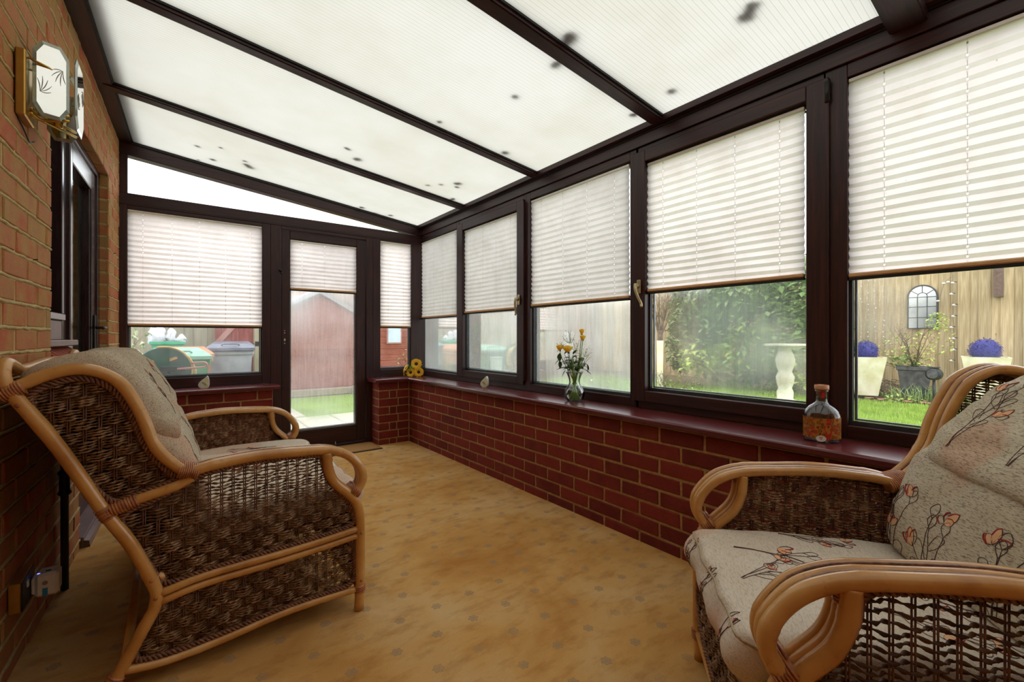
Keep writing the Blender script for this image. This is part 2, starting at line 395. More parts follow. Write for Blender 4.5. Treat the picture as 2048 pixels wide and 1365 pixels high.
# house wall on the left: its own frame, n into the room, a along the wall
WS = .036
wl = MB()
A0, A1, A2, ZT, ZW = 2.399, 2.906, 3.762, 2.032, .932
wl.box(-.16, -.004, -1.6, A0 - .003, -.05, 2.62).box(-.16, -.004, A0 - .003, A2 + .003, ZT + .003, 2.62)
wl.box(-.16, -.004, A0 - .003, A1 - .003, -.05, ZW - .02).box(-.16, -.004, A2 + .003, 4.36, -.05, 2.62)
wall_left = link('wall_left', wl.mesh('wall_left'), mat=M['mortar_pale']); tag(wall_left, 'multi coloured tan and orange brick house wall with lumpy pale mortar', 'wall', kind='structure')
wall_left.location = (-.4469, 0, 0); wall_left.rotation_euler = (0, 0, -math.atan(WS))
def lumpy_bed():
    b = MB(); r = random.Random(3)
    return b
rest = MB(); restr = []
for r in range(-1, 34):
    z0 = .0452 + .0754 * r + .0045; z1 = z0 + .0664
    if z1 < .01: continue
    zc = (z0 + z1) / 2
    a = -1.6 + (.1125 if r % 2 else 0)
    segs = []
    while a < 4.34:
        segs.append((a, a + .225)); a += .225
    out = []
    for s0, s1 in segs:
        parts = [(s0, s1)]
        if zc < ZT - .02:
            lo = A0 if zc < ZT else 9; 
            if zc > ZW - .03: cut = (A0, A2)
            else: cut = (A1, A2)
            np_ = []
            for p0, p1 in parts:
                if p1 <= cut[0] or p0 >= cut[1]: np_.append((p0, p1)); continue
                if p0 < cut[0] - .02: np_.append((p0, cut[0] + .0095))
                if p1 > cut[1] + .02: np_.append((cut[1], p1))
            parts = np_
        out += parts
    for p0, p1 in out:
        L = p1 - p0 - .0105
        if L < .025: continue
        m = M['brick_tan']
        if p0 > 1.5:
            ob = brick(wall_left, 0, zc, L, m, lambda a: (0, (p0 + p1 - .0105) / 2), 0, .078)
            ob.location[0] += random.uniform(-.002, .001)
        else:
            n0 = len(rest.f); rest.box(-.03, 0, p0, p0 + L, zc - .0332, zc + .0332, .004); restr += [random.random()] * (len(rest.f) - n0)
me = rest.mesh('brickwork'); at = me.attributes.new('rnd', 'FLOAT', 'FACE'); at.data.foreach_set('value', restr)
ro = link('brickwork', me, wall_left, mat=M['brick_tan']); ro['kind'] = 'stuff'
# squeezed-out mortar ribbons on the bed joints
mb = MB(); rr = random.Random(5)
for r in range(0, 33):
    zb = .0452 + .0754 * r
    for (s0, s1) in ((.9, A0), (A2 + .0, 4.25)) if zb > ZW and zb < ZT else ((.9, A1), (A2, 4.25)) if zb <= ZW else ((.9, 4.25),):
        n = max(3, int((s1 - s0) / .035)); pts = []; rad = []
        for i in range(n + 1):
            pts.append((-.0042 + rr.uniform(-.0018, .0012), s0 + (s1 - s0) * i / n, zb + rr.uniform(-.0028, .0024))); rad.append(rr.uniform(.0048, .0068))
        mb.tube(pts, rad, 6)
o = obj('mortar_bed', mb, M['mortar_pale'], wall_left, smooth=True, kind='stuff')
# front wall behind the camera
wf = obj('wall_front', MB().box(-.7, 2.2, -1.62, -1.5, 0, 2.5), M['brick_tan'], kind='structure'); tag(wf, 'brick wall closing the room behind the camera', 'wall')

# ---- sills
def sill_piece(name, poly_fn, label):
    o = obj(name, poly_fn, M['sill'], kind='structure'); tag(o, label, 'sill'); return o
def nose(z0=.584, z1=.612): return [(0, z1), (0, z1 - .006), (-.004, z1 - .001)]
mb = MB(); x0 = 1.787
poly = [(x0 + .004, .583), (x0, .588), (x0, .604), (x0 + .003, .609), (x0 + .009, .612), (XF + .04, .612), (XF + .04, .583)]
mb.prism(poly, 1, -1.5, 3.985)
o = sill_piece('trim_1', mb, 'long glossy dark red window sill along the garden side')
mb = MB(); y0 = 3.985
poly = [(y0 + .004, .583), (y0, .588), (y0, .604), (y0 + .003, .609), (y0 + .009, .612), (YF + .04, .612), (YF + .04, .583)]
mb.prism(poly, 0, 1.475, XF + .04)
sill_piece('trim_2', mb, 'short dark red sill on the brick pier right of the door')
mb = MB(); mb.prism(poly, 0, -.32, .695)
sill_piece('trim_3', mb, 'dark red sill under the window left of the door')
mb = MB().box(1.475, 1.4765, y0 - .001, y0 + .004, .583, .612)
# ---- window builder
def P2(side, a, z, d):
    return (XF + d, a, z) if side == 'R' else (a, YF + d, z)
def box2(mb, side, a0, a1, z0, z1, d0, d1, b=0.0):
    if side == 'R': mb.box(XF + d0, XF + d1, a0, a1, z0, z1, b)
    else: mb.box(a0, a1, YF + d0, YF + d1, z0, z1, b)
def ring2(mb, side, o, g, d0, d1, b=0.0):
    box2(mb, side, o[0], g[0], o[2], o[3], d0, d1, b); box2(mb, side, g[1], o[1], o[2], o[3], d0, d1, b)
    box2(mb, side, g[0], g[1], o[2], g[2], d0, d1, b); box2(mb, side, g[0], g[1], g[3], o[3], d0, d1, b)
def window(name, label, side, o, g, fogm, sash=False, cat='window'):
    gr = 'grain_y' if side == 'R' else 'grain_x'
    w = thing(name, label, cat, kind='structure')
    fo = g
    if sash:
        fo = (g[0] - .066, g[1] + .066, g[2] - .046, g[3] + .05)
    for (a, b_) in ((o[0], fo[0]), (fo[1], o[1])):
        m = MB(); box2(m, side, a, b_, o[2], o[3], 0, .075, .002); obj('frame_stile', m, M['grain_z'], w)
    for (a, b_) in ((o[2], fo[2]), (fo[3], o[3])):
        m = MB(); box2(m, side, fo[0], fo[1], a, b_, 0, .075, .002); obj('frame_rail', m, M[gr], w)
    if sash:
        c = .012
        for a, b_ in ((fo[0] - c, g[0]), (g[1], fo[1] + c)):
            m = MB(); box2(m, side, a, b_, fo[2] - c, fo[3] + c, -.014, .06, .003); obj('sash_stile', m, M['grain_z'], w)
        for a, b_ in ((fo[2] - c, g[2]), (g[3], fo[3] + c)):
            m = MB(); box2(m, side, g[0], g[1], a, b_, -.0135, .06, .003); obj('sash_rail', m, M[gr], w)
    m = MB(); t = .009; ring2(m, side, (g[0], g[1], g[2], g[3]), (g[0] + t, g[1] - t, g[2] + .016, g[3] - t), .026, .044)
    obj('bead', m, M['bead'], w)
    m = MB(); t2 = t + .009; ring2(m, side, (g[0] + t, g[1] - t, g[2] + .016, g[3] - t), (g[0] + t2, g[1] - t2, g[2] + .023, g[3] - t2), .050, .056)
    obj('spacer_bar', m, M['spacer'], w)
    m = MB(); m.add([P2(side, g[0], g[2], .047), P2(side, g[1], g[2], .047), P2(side, g[1], g[3], .047), P2(side, g[0], g[3], .047)], [(0, 1, 2, 3)])
    obj('pane', m, fogm, w, fixn=False)
    return w
def blind(label, side, a0, a1, zb, zt, group, d=.004, ncord=4):
    t = thing('pleated_blind', label, 'blind', group=group)
    mb = MB(); uv = []
    H = zt - .014 - zb - .012; n = int(round(H / .037)); rows = 2 * n
    ws = [1 + .25 * i / rows for i in range(rows)]; tot = sum(ws); z = zb + .012
    cols = max(6, int((a1 - a0) / .06)); rr = random.Random(int(a0 * 100 + 7))
    zs = [z]
    for w_ in ws: z += w_ / tot * H; zs.append(z)
    for i, z in enumerate(zs):
        for c in range(cols + 1):
            a = a0 + (a1 - a0) * c / cols
            amp = (.0105 - .005 * i / rows)
            dd = d + .004 + (amp if i % 2 == 0 else 0) + .0012 * math.sin(a * 19 + i * .35) + rr.uniform(-.0004, .0004)
            mb.v.append(P2(side, a, z + .0012 * math.sin(a * 13 + i * .2), dd)); uv.append((c / cols * ncord, i / 2))
    for i in range(rows):
        for c in range(cols):
            p = i * (cols + 1) + c; mb.f.append((p, p + 1, p + cols + 2, p + cols + 1))
    mb.uv = uv; obj('pleated_fabric', mb, M['blind'], t, fixn=False)
    m = MB(); box2(m, side, a0, a1, zb, zb + .016, d - .002, d + .020, .004); obj('bottom_rail', m, M['rail_tan'], t)
    m = MB(); box2(m, side, a0, a1, zb - .011, zb + .0005, d + .001, d + .018, .002); obj('rail_shadow_strip', m, M['gasket'], t)  # solid black strip standing in for the shade beneath the bottom rail
    m = MB(); box2(m, side, a0, a1, zt - .014, zt, d + .002, d + .021, .002); obj('head_rail', m, M['white_plastic'], t)
    for c in range(ncord):
        a = a0 + (a1 - a0) * (c + .5) / ncord
        m = MB().tube([P2(side, a, zb, d + .009), P2(side, a, zt, d + .007)], .0007, 4); obj('cord', m, M['cord'], t)
    return t
def lever_handle(parent, side, a, z, mat, ang=0.0):
    """cranked casement handle: back plate, boss and lever; ang swings the lever sideways"""
    f = -.016
    m = MB(); box2(m, side, a - .013, a + .013, z - .03, z + .045, f, f - .008, .004); h = obj('handle', m, mat, parent)
    m = MB(); c = P2(side, a, z + .012, f - .008); e = P2(side, a, z + .012, f - .034); m.tube([c, e], [.013, .011], 10); obj('boss', m, mat, h, smooth=True)
    pts = [P2(side, a, z + .022, f - .03), P2(side, a + ang * .1, z - .008, f - .037), P2(side, a + ang * .45, z - .045, f - .034), P2(side, a + ang * .9, z - .085, f - .026), P2(side, a + ang, z - .105, f - .03)]
    m = MB().tube(spline(pts, 5), [.009] * 3 + [.0085 - .0001 * i for i in range(15)] + [.0075, .007, .005], 8); obj('lever', m, mat, h, smooth=True)
    return h
# garden side windows (a0,a1 ascending Y)
fogs = {4: pane('fog_heavy', .76, .20, .3, 'y', 1.), 5: pane('fog_mid', .62, .30, .3, 'y', 4.), 6: pane('fog_streak', .50, .36, .3, 'y', 9.),
        7: pane('fog_patch', .10, .30, .7, 'y', 2.3, spot=((2.07, 1.06, 1.00, .26, .50), (2.07, .80, .92, .13, .3))), 8: pane('glass_wet', .07, .14, .6, 'y', 6., spot=((2.07, .50, 1.10, .10, .28),)), 1: pane('glass_spotted', .14, .30, .4, 'x', 3.),
        2: pane('fog_door', .42, .40, .5, 'x', 12., spot=((.86, 4.26, 1.25, .22, .45), (1.1, 4.26, .22, .16, .3))), 3: pane('glass_side', .08, .2, .5, 'x', 5.), 9: pane('glass_clear', .03, .03, .5, 'x', 8.)}
ZH = 2.028
wins = [('window_4', 'fogged fixed window in the far corner, first of the long wall', (3.452, 4.262, .614, ZH), (3.492, 4.236, .664, 1.975), 4, 0),
        ('window_5', 'opening sash with brass lever, misted, second from the corner', (2.505, 3.452, .614, ZH), (2.600, 3.372, .712, 1.932), 5, 1),
        ('window_6', 'streaked fixed window behind the flower vase', (1.530, 2.505, .614, ZH), (1.588, 2.460, .664, 1.978), 6, 0),
        ('window_7', 'opening sash with cream lever looking onto ivy and a stone pedestal', (.660, 1.530, .614, ZH), (.716, 1.482, .709, 1.940), 7, 1),
        ('window_8', 'clear fixed window looking onto the arched mirror on the fence', (-.33, .660, .614, ZH), (-.27, .582, .664, 1.978), 8, 0),
        ('window_9', 'fixed window at the near end of the long wall', (-1.5, -.33, .614, ZH), (-1.4, -.39, .664, 1.978), 8, 0)]
for nm_, lb, o_, g_, fk, sh in wins:
    w = window(nm_, lb, 'R', o_, g_, fogs[fk], bool(sh))
    if nm_ == 'window_5': lever_handle(w, 'R', 2.567, 1.262, M['handle'], .006)
    if nm_ == 'window_7':
        lever_handle(w, 'R', 1.515, 1.262, M['handle'], -.035)
    if nm_ == 'window_8':
        m = MB().tube([(XF - .012, .642, 1.905), (XF - .012, .642, 1.985)], .0095, 10); obj('hinge', m, M['gasket'], w, smooth=True)
    if nm_ == 'window_5':
        m = MB().tube([(XF - .006, 3.436, 1.985), (XF - .006, 3.436, 2.0)], .006, 8); obj('hinge_cap', m, M['gasket'], w, smooth=True)
        m = MB(); box2(m, 'R', 2.508, 2.524, .68, 1.975, -.022, 0, .003); obj('cover_strip', m, M['grain_z'], w)
G = 'white pleated blinds half drawn on the garden windows'
blind('white pleated blind on the fogged corner window of the garden side', 'R', 3.492, 4.232, 1.192, 1.962, G)
blind('white pleated blind on the sash with the brass lever', 'R', 2.613, 3.370, 1.208, 1.926, G)
blind('white pleated blind above the vase of yellow roses', 'R', 1.601, 2.458, 1.216, 1.968, G)
blind('white pleated blind above the ivy view, beside the cream lever', 'R', .729, 1.480, 1.240, 1.932, G)
blind('white pleated blind over the arched mirror view, nearest the camera', 'R', -.266, .580, 1.222, 1.972, G)
# end wall windows and door
blind('white pleated blind at the near end, beyond the frame of view', 'R', -1.396, -.394, 1.22, 1.972, G)
GE = 'white pleated blinds on the end wall'
XL = -.318
window('window_1', 'wide window left of the door looking onto wheelie bins', 'E', (XL, .662, .614, 1.945), (-.252, .600, .690, 1.918), fogs[1])
blind('wide white pleated blind left of the door', 'E', -.250, .598, 1.082, 1.916, GE, ncord=5)
window('window_2', 'narrow sidelight right of the door', 'E', (1.532, XF + .06, .614, 1.945), (1.605, 1.925, .684, 1.935), fogs[3])
blind('narrow white pleated blind right of the door', 'E', 1.608, 1.922, 1.098, 1.932, GE, ncord=2)
# door
dr = thing('door_1', 'dark rosewood glazed door with misted glass and missing lever handle', 'door', kind='structure')
for a, b_ in ((.662, .742), (1.468, 1.532)):
    m = MB(); box2(m, 'E', a, b_, 0, 1.945, 0, .07, .002); obj('door_post', m, M['grain_z'], dr)
m = MB(); box2(m, 'E', .742, 1.468, 1.918, 1.945, 0, .07, .002); obj('door_head', m, M['grain_x'], dr)
m = MB(); box2(m, 'E', .742, 1.468, 0, .028, -.012, .07, .003); obj('threshold', m, M['grain_x'], dr)
for a, b_ in ((.746, .812), (1.382, 1.464)):
    m = MB(); box2(m, 'E', a, b_, .032, 1.914, .014, .07, .003); obj('leaf_stile', m, M['grain_z'], dr)
for a, b_ in ((.032, .182), (1.846, 1.914)):
    m = MB(); box2(m, 'E', .812, 1.382, a, b_, .0145, .07, .003); obj('leaf_rail', m, M['grain_x'], dr)
m = MB(); box2(m, 'E', .812, 1.382, .158, .162, .012, .016); obj('rail_groove', m, M['gasket'], dr)
m = MB(); ring2(m, 'E', (.812, 1.382, .182, 1.846), (.819, 1.375, .188, 1.84), .034, .046); obj('bead', m, M['bead'], dr)
m = MB(); ring2(m, 'E', (.819, 1.375, .188, 1.84), (.826, 1.366, .195, 1.832), .052, .056); obj('spacer_bar', m, M['spacer'], dr)
m = MB(); m.add([P2('E', .812, .182, .049), P2('E', 1.382, .182, .049), P2('E', 1.382, 1.846, .049), P2('E', .812, 1.846, .049)], [(0, 1, 2, 3)]); obj('pane', m, fogs[2], dr, fixn=False)
for i, (z, r1) in enumerate(((1.055, .005), (1.035, .006), (.975, .0085), (.945, .006))):
    m = MB().ico((.770, YF + .014, z), r1, 1, (1, .5, 1.6 if i == 2 else 1)); obj('fixing_hole', m, M['screw'], dr, smooth=True)
m = MB().tube([(.722, YF - .004, 1.565), (.746, YF - .018, 1.56)], .006, 8).tube([(.740, YF, 1.565), (.743, YF - .012, 1.535)], .006, 8); obj('latch', m, M['black_metal'], dr, smooth=True)
m = MB().tube([(1.18, YF - .018, .03), (1.18, YF - .018, .055)], .003, 6); obj('pin', m, M['screw'], dr)
blind('short white pleated blind with deep tan rail on the door glass', 'E', .816, 1.380, 1.412, 1.840, GE, d=.016, ncord=3)
# raked light over the transom
w3 = thing('window_3', 'clear wedge shaped window above the door transom', 'window', kind='structure')
m = MB(); box2(m, 'E', XL, XF + .06, 1.945, 2.030, -.002, .07, .003); obj('transom', m, M['grain_x'], w3)
m = MB(); box2(m, 'E', XL, XF + .06, 1.957, 1.960, -.004, 0); obj('seam', m, M['gasket'], w3)
ztri = lambda x: 2.305 - .1185 * (x + .248)
m = MB().prism([(XL, 2.03), (-.250, 2.03), (-.250, ztri(-.25) + .02), (XL, ztri(XL) + .02)], 1, YF + .005, YF + .07); obj('frame_stile', m, M['grain_z'], w3)
m = MB().prism([(-.252, 2.028), (1.93, 2.040), (1.93, 2.036), (-.252, 2.022)], 1, YF + .01, YF + .05); obj('glazing_strip', m, M['spacer'], w3)
m = MB(); xe = 1.98; m.add([(-.26, YF + .04, 2.02), (xe, YF + .04, 2.02), (xe, YF + .04, ztri(xe) + .01), (-.26, YF + .04, ztri(-.26) + .01)], [(0, 1, 2, 3)]); obj('pane', m, fogs[9], w3, fixn=False)
# end post in the corners
m = MB().box(XF - .004, XF + .09, 4.258, YF + .1, .6, 2.13, .003); o = obj('trim_4', m, M['grain_z'], kind='structure'); tag(o, 'dark corner post between the end wall and the garden windows', 'post')
m = MB().box(-.36, XL, YF - .01, YF + .08, .612, 2.36, .002); o = obj('trim_5', m, M['grain_z'], kind='structure'); tag(o, 'dark post where the end frames meet the house wall', 'post')
# ---- roof
ce = thing('ceiling', 'lean-to roof of cream ribbed plastic sheets between dark glazing bars', 'roof', kind='structure')
bars = [(3.288, 3.372), (2.330, 2.400), (1.345, 1.422), (.345, .455), (-.62, -.54)]
edges = [4.30] + [v for b in bars for v in (b[1], b[0])] + [-1.6]
xa, xb = -.46, 2.12
for i in range(0, len(edges), 2):
    y1, y0 = edges[i] + .02, edges[i + 1] - .02
    m = MB(); m.add([(xa, y0, sheet_z(xa)), (xb, y0, sheet_z(xb)), (xb, y1, sheet_z(xb)), (xa, y1, sheet_z(xa))], [(0, 1, 2, 3)]); obj('roof_panel', m, M['roof'], ce, fixn=False)
for i, (y0, y1) in enumerate(bars):
    x0_, x1_ = -.30, 2.03; dz = .022 if i != 3 else .06
    m = MB().prism([(x0_, sheet_z(x0_) - dz), (x1_, sheet_z(x1_) - dz), (x1_, sheet_z(x1_) - .003), (x0_, sheet_z(x0_) - .003)], 1, y0 + .008, y1)
    m.prism([(x0_, sheet_z(x0_) - dz - .004), (x1_, sheet_z(x1_) - dz - .004), (x1_, sheet_z(x1_) - dz), (x0_, sheet_z(x0_) - dz)], 1, y0 + .014, y1 - .008)
    rf = obj('rafter', m, M['grain_x'], ce)
    m = MB().prism([(x0_, sheet_z(x0_) - .010), (x1_, sheet_z(x1_) - .010), (x1_, sheet_z(x1_) + .012), (x0_, sheet_z(x0_) + .012)], 1, y0, y0 + .009)
    obj('gasket', m, M['gasket'], rf)
    m = MB().prism([(x0_, sheet_z(x0_) + .004), (x1_, sheet_z(x1_) + .004), (x1_, sheet_z(x1_) + .03), (x0_, sheet_z(x0_) + .03)], 1, y0 + .004, y1)
    obj('bar_cap', m, M['gasket'], rf)
# end rafter (over the raked window)
m = MB(); zt_ = lambda x: ztri(x) ; x0_, x1_ = -.36, XF
m.prism([(x0_, zt_(x0_)), (x1_, zt_(x1_)), (x1_, sheet_z(x1_) - .004), (x0_, sheet_z(x0_) - .004)], 1, YF - .004, YF + .09)
er = obj('end_rafter', m, M['grain_x'], ce)
m = MB().prism([(x0_, sheet_z(x0_) - .018), (x1_, sheet_z(x1_) - .018), (x1_, sheet_z(x1_) + .02), (x0_, sheet_z(x0_) + .02)], 1, YF - .014, YF - .004); obj('gasket', m, M['gasket'], er)
m = MB().prism([(x0_, zt_(x0_) - .004), (x1_, zt_(x1_) - .004), (x1_, zt_(x1_) + .022), (x0_, zt_(x0_) + .022)], 1, YF - .001, YF + .02); obj('bead', m, M['grain_x'], er)
# wall plate on the house wall
def wp(nx0, nx1, z0, z1, m_, name, par=ce):
    q = MB(); pts = []
    for yy in (-1.55, 4.30):
        xw = -.4469 + WS * yy
        pts += [(xw + nx0, yy, z0), (xw + nx1, yy, z0), (xw + nx1, yy, z1), (xw + nx0, yy, z1)]
    q.add(pts, [(0, 1, 2, 3), (4, 7, 6, 5), (0, 4, 5, 1), (1, 5, 6, 2), (2, 6, 7, 3), (3, 7, 4, 0)]); return obj(name, q, m_, par)
w_ = wp(0, .068, 2.385, 2.425, M['grain_y'], 'wall_plate')
wp(.068, .078, 2.393, 2.425, M['gasket'], 'gasket', w_)
wp(-.02, .128, 2.424, 2.434, M['lead'], 'flashing')
# eaves beam
m = MB().box(2.018, 2.11, -1.55, 4.30, ZH + .002, 2.10, .002); eb = obj('eaves_beam', m, M['grain_y'], ce)
m = MB().prism([(1.984, 2.100), (2.03, 2.094), (2.03, 2.127), (1.984, 2.131)], 1, -1.55, 4.25); obj('eaves_moulding', m, M['grain_y'], eb)
m = MB().box(2.012, 2.02, -1.55, 4.25, 2.088, 2.0945); obj('shadow_gap', m, M['gasket'], eb)
# ---- house opening: window near, door far (all in the wall's own frame, n = x, a = y)
def LW(name, mb, mat, par, **kw): return obj(name, mb, mat, par, **kw)
def lthing(name, label, cat):
    t = thing(name, label, cat, kind='structure'); t.location = wall_left.location; t.rotation_euler = wall_left.rotation_euler; return t
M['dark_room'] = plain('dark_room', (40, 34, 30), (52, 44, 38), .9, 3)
M['reflection_sheet'] = plain('pale_reflection', (150, 158, 150), (120, 126, 118), .9, 12, stretch=(8, 8, .2))  # pale vertical stripes painted as reflections in the house door glass
M['frame_sheen'] = plain('dark_brown_frame', (40, 24, 26), (54, 34, 36), .22, 8, stretch=(8, 8, .6), spec=.7)
M['frame_lilac'] = plain('grey_lilac_board', (118, 98, 100), (132, 112, 112), .35, 8)
hw = lthing('window_10', 'dark framed house window set in the brick wall on the left', 'window')
N0 = -.042
m = MB().box(N0 - .06, N0, A0 - .004, A0 + .10, .985, ZT, .003); LW('frame_stile', m, M['frame_sheen'], hw)
m = MB().box(N0 - .06, N0, 2.80, A1 + .01, .985, ZT, .003); LW('frame_stile', m, M['frame_sheen'], hw)
m = MB().box(N0 - .06, N0 + .014, A1 - .020, A1 + .012, .985, ZT, .004); LW('cover_strip', m, M['frame_sheen'], hw)
m = MB().box(N0 - .06, N0 - .001, A0 + .1, 2.80, .985, 1.07, .003); LW('frame_rail', m, M['frame_lilac'], hw)
m = MB().box(N0 - .06, N0 - .001, A0 + .1, 2.80, ZT - .08, ZT, .003); LW('frame_rail', m, M['frame_sheen'], hw)
m = MB().box(N0 - .05, N0 + .012, A0 + .02, 2.80, 1.07, 1.10, .003).box(N0 - .05, N0 + .006, 2.775, 2.80, 1.1, ZT - .08, .003); LW('casement', m, M['frame_sheen'], hw)
m = MB().add([(N0 - .03, A0 + .08, 1.05), (N0 - .03, 2.81, 1.05), (N0 - .03, 2.81, ZT - .07), (N0 - .03, A0 + .08, ZT - .07)], [(0, 1, 2, 3)]); LW('pane', m, fogs[9], hw, fixn=False)
m = MB().box(N0 - .05, -.008, A0 - .004, A1 + .02, .958, .985, .004); LW('cill_board', m, M['frame_lilac'], hw)
# brick on edge sill under it
for i in range(7):
    a = A0 + .072 * i
    m = MB().prism([(-.09, .868), (.004, .868), (.006, .925), (-.045, .958), (-.09, .958)], 1, a + .002, a + .066)
    o = obj('brick', m, M['brick_side'], wall_left)
m = MB().box(-.088, .000, A0, A1, .868, .918); obj('mortar_joint', m, M['mortar_pale'], wall_left)
hd = lthing('door_2', 'dark framed glazed house door beside the left window', 'door')
for a, b_, mm in ((A1 + .012, A1 + .07, 'frame_sheen'), (A2 - .075, A2, 'frame_sheen')):
    m = MB().box(N0 - .07, N0, a, b_, 0, ZT, .003); LW('door_post', m, M[mm], hd)
m = MB().box(N0 - .07, N0, A1, A2, ZT - .06, ZT, .003).box(N0 - .07, N0 + .01, A1, A2, ZT - .016, ZT, .002); LW('door_head', m, M['frame_sheen'], hd)
for a, b_ in ((A1 + .07, A1 + .17), (A2 - .185, A2 - .078)):
    m = MB().box(N0 - .07, N0 - .010, a, b_, .05, ZT - .062, .004); LW('leaf_stile', m, M['frame_sheen'], hd)
for a, b_ in ((.05, .27), (ZT - .17, ZT - .062)):
    m = MB().box(N0 - .07, N0 - .0105, A1 + .17, A2 - .185, a, b_, .004); LW('leaf_rail', m, M['frame_sheen'], hd)
m = MB().box(N0 - .05, N0 - .018, A1 + .17, A1 + .185, .27, ZT - .17, .003).box(N0 - .05, N0 - .018, A2 - .20, A2 - .185, .27, ZT - .17, .003); LW('bead', m, M['frame_sheen'], hd)
m = MB().add([(N0 - .04, A1 + .16, .26), (N0 - .04, A2 - .18, .26), (N0 - .04, A2 - .18, ZT - .16), (N0 - .04, A1 + .16, ZT - .16)], [(0, 1, 2, 3)]); LW('pane', m, fogs[9], hd, fixn=False)
m = MB().box(N0 - .012, N0 + .0, A2 - .15, A2 - .12, .93, 1.13, .004); hh = LW('handle', m, M['black_metal'], hd)
m = MB().tube(spline([(N0 + .0, A2 - .135, 1.055), (N0 + .04, A2 - .135, 1.055), (N0 + .045, A2 - .16, 1.055), (N0 + .045, A2 - .24, 1.05)], 4), .008, 8); LW('lever', m, M['black_metal'], hh, smooth=True)
m = MB().box(N0 - .07, .012, A1 + .01, A2, 0, .05, .004).prism([(-.03, .045), (.03, .03), (.034, 0), (-.03, 0)], 1, A1 + .012, A2); LW('threshold', m, M['frame_lilac'], hd)
# dim room seen through the house glass
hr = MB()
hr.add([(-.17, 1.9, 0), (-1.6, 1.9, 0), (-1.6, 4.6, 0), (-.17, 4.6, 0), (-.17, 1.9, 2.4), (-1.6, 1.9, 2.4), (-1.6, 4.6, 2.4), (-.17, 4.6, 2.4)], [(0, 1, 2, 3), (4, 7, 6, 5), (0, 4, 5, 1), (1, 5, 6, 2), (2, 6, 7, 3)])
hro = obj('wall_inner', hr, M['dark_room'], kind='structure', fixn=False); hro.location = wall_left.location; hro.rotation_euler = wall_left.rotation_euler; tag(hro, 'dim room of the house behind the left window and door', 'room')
cu = MB()  # added rippled sheet imitating the conservatory windows reflected in the door glass
for i in range(40): cu.v += [(-.22 + .012 * math.sin(i * 1.1), 3.02 + i * .015, .3), (-.22 + .012 * math.sin(i * 1.1), 3.02 + i * .015, 1.9)]
cu.f = [(2 * i, 2 * i + 2, 2 * i + 3, 2 * i + 1) for i in range(39)]
o = obj('reflection_sheet', cu, M['reflection_sheet'], smooth=True, fixn=False); o.location = wall_left.location; o.rotation_euler = wall_left.rotation_euler; tag(o, 'pale rippled sheet added to imitate reflections in the house door glass', 'reflection_sheet')
# ================================================================ RATTAN SEATING
k = N('rattan_pole'); v = k.coord('Object'); n1 = k.noise(v, 6, 4, .6); n2 = k.noise(v, 60, 3, .6)
col = k.ramp(n1, [(.25, lin((160, 104, 46))), (.5, lin((196, 142, 74))), (.75, lin((214, 168, 104)))])
col = k.mix(k.ramp(n2, [(.62, (0, 0, 0)), (.8, (.6, .6, .6))]), col, lin((118, 70, 30)))
M['rattan'] = k.done(k.bsdf(col, .30, k.bump(n2, .06, .001), 0, .5, .25))
M['binding'] = plain('rattan_binding', (146, 84, 46), (188, 124, 76), .4, 60)
M['braid'] = plain('dark_wicker_braid', (84, 50, 32), (134, 88, 58), .5, 90)
M['stake'] = plain('wicker_stake', (84, 48, 30), (118, 72, 46), .5, 60)
k = N('seagrass_rope'); v = k.coord('Object'); n1 = k.noise(v, 24, 3, .7); n2 = k.noise(v, 260, 3, .7)
col = k.ramp(n1, [(.3, lin((96, 66, 44))), (.5, lin((150, 112, 78))), (.7, lin((204, 168, 130)))])
col = k.mix(k.ramp(n2, [(.3, (.8, .8, .8)), (.6, (0, 0, 0))]), col, lin((48, 30, 20)))
M['rope'] = k.done(k.bsdf(col, .75, None, 0, .3))
k = N('seagrass_rope_dark'); v = k.coord('Object'); n1 = k.noise(v, 24, 3, .7)
M['rope_dark'] = k.done(k.bsdf(k.ramp(n1, [(.3, lin((52, 34, 22))), (.7, lin((112, 78, 50)))]), .7, None, 0, .3))
# cushion fabric: oatmeal chenille with dark flecks and faded pink blocks
def fabric(name, a, b, fleck, pink, sc=(1, 1, 1)):
    k = N(name); v = k.coord('Object')
    big = k.noise(v, 5, 3, .6); fl = k.noise(k.coord('Object', (420, 75, 420)), 1, 3, .7); wv = k.noise(v, 700, 2, .6)
    col = k.mix(k.ramp(big, [(.35, (0, 0, 0)), (.65, (1, 1, 1))]), lin(a), lin(b))
    col = k.mix(k.ramp(k.noise(v, 3.1, 1, .4), [(.53, (0, 0, 0)), (.57, (pink, pink, pink))]), col, lin((206, 150, 122)))
    col = k.mix(k.ramp(fl, [(.50, (0, 0, 0)), (.62, (fleck, fleck, fleck))]), col, lin((112, 94, 74)))
    return k.done(k.bsdf(col, .9, k.bump(k.math('ADD', wv, fl), .5, .002), 0, .15))
M['fabric'] = fabric('oatmeal_chenille', (188, 172, 146), (204, 190, 168), .75, .5, (7, 1, 1))
M['fabric_seat'] = fabric('pale_seat_chenille', (212, 198, 178), (222, 210, 194), .35, .4, (7, 1, 1))
M['fabric2'] = fabric('oatmeal_chenille_2', (196, 184, 158), (210, 200, 178), .75, .45, (7, 1, 1))
M['thread_dark'] = plain('dark_thread', (70, 44, 44), (96, 60, 56), .9)
M['thread_red'] = plain('red_thread', (150, 42, 40), (170, 62, 52), .9)
M['thread_peach'] = plain('peach_thread', (220, 166, 120), (228, 180, 140), .9)
M['piping'] = plain('cushion_piping', (160, 140, 112), (188, 168, 142), .9, 200)

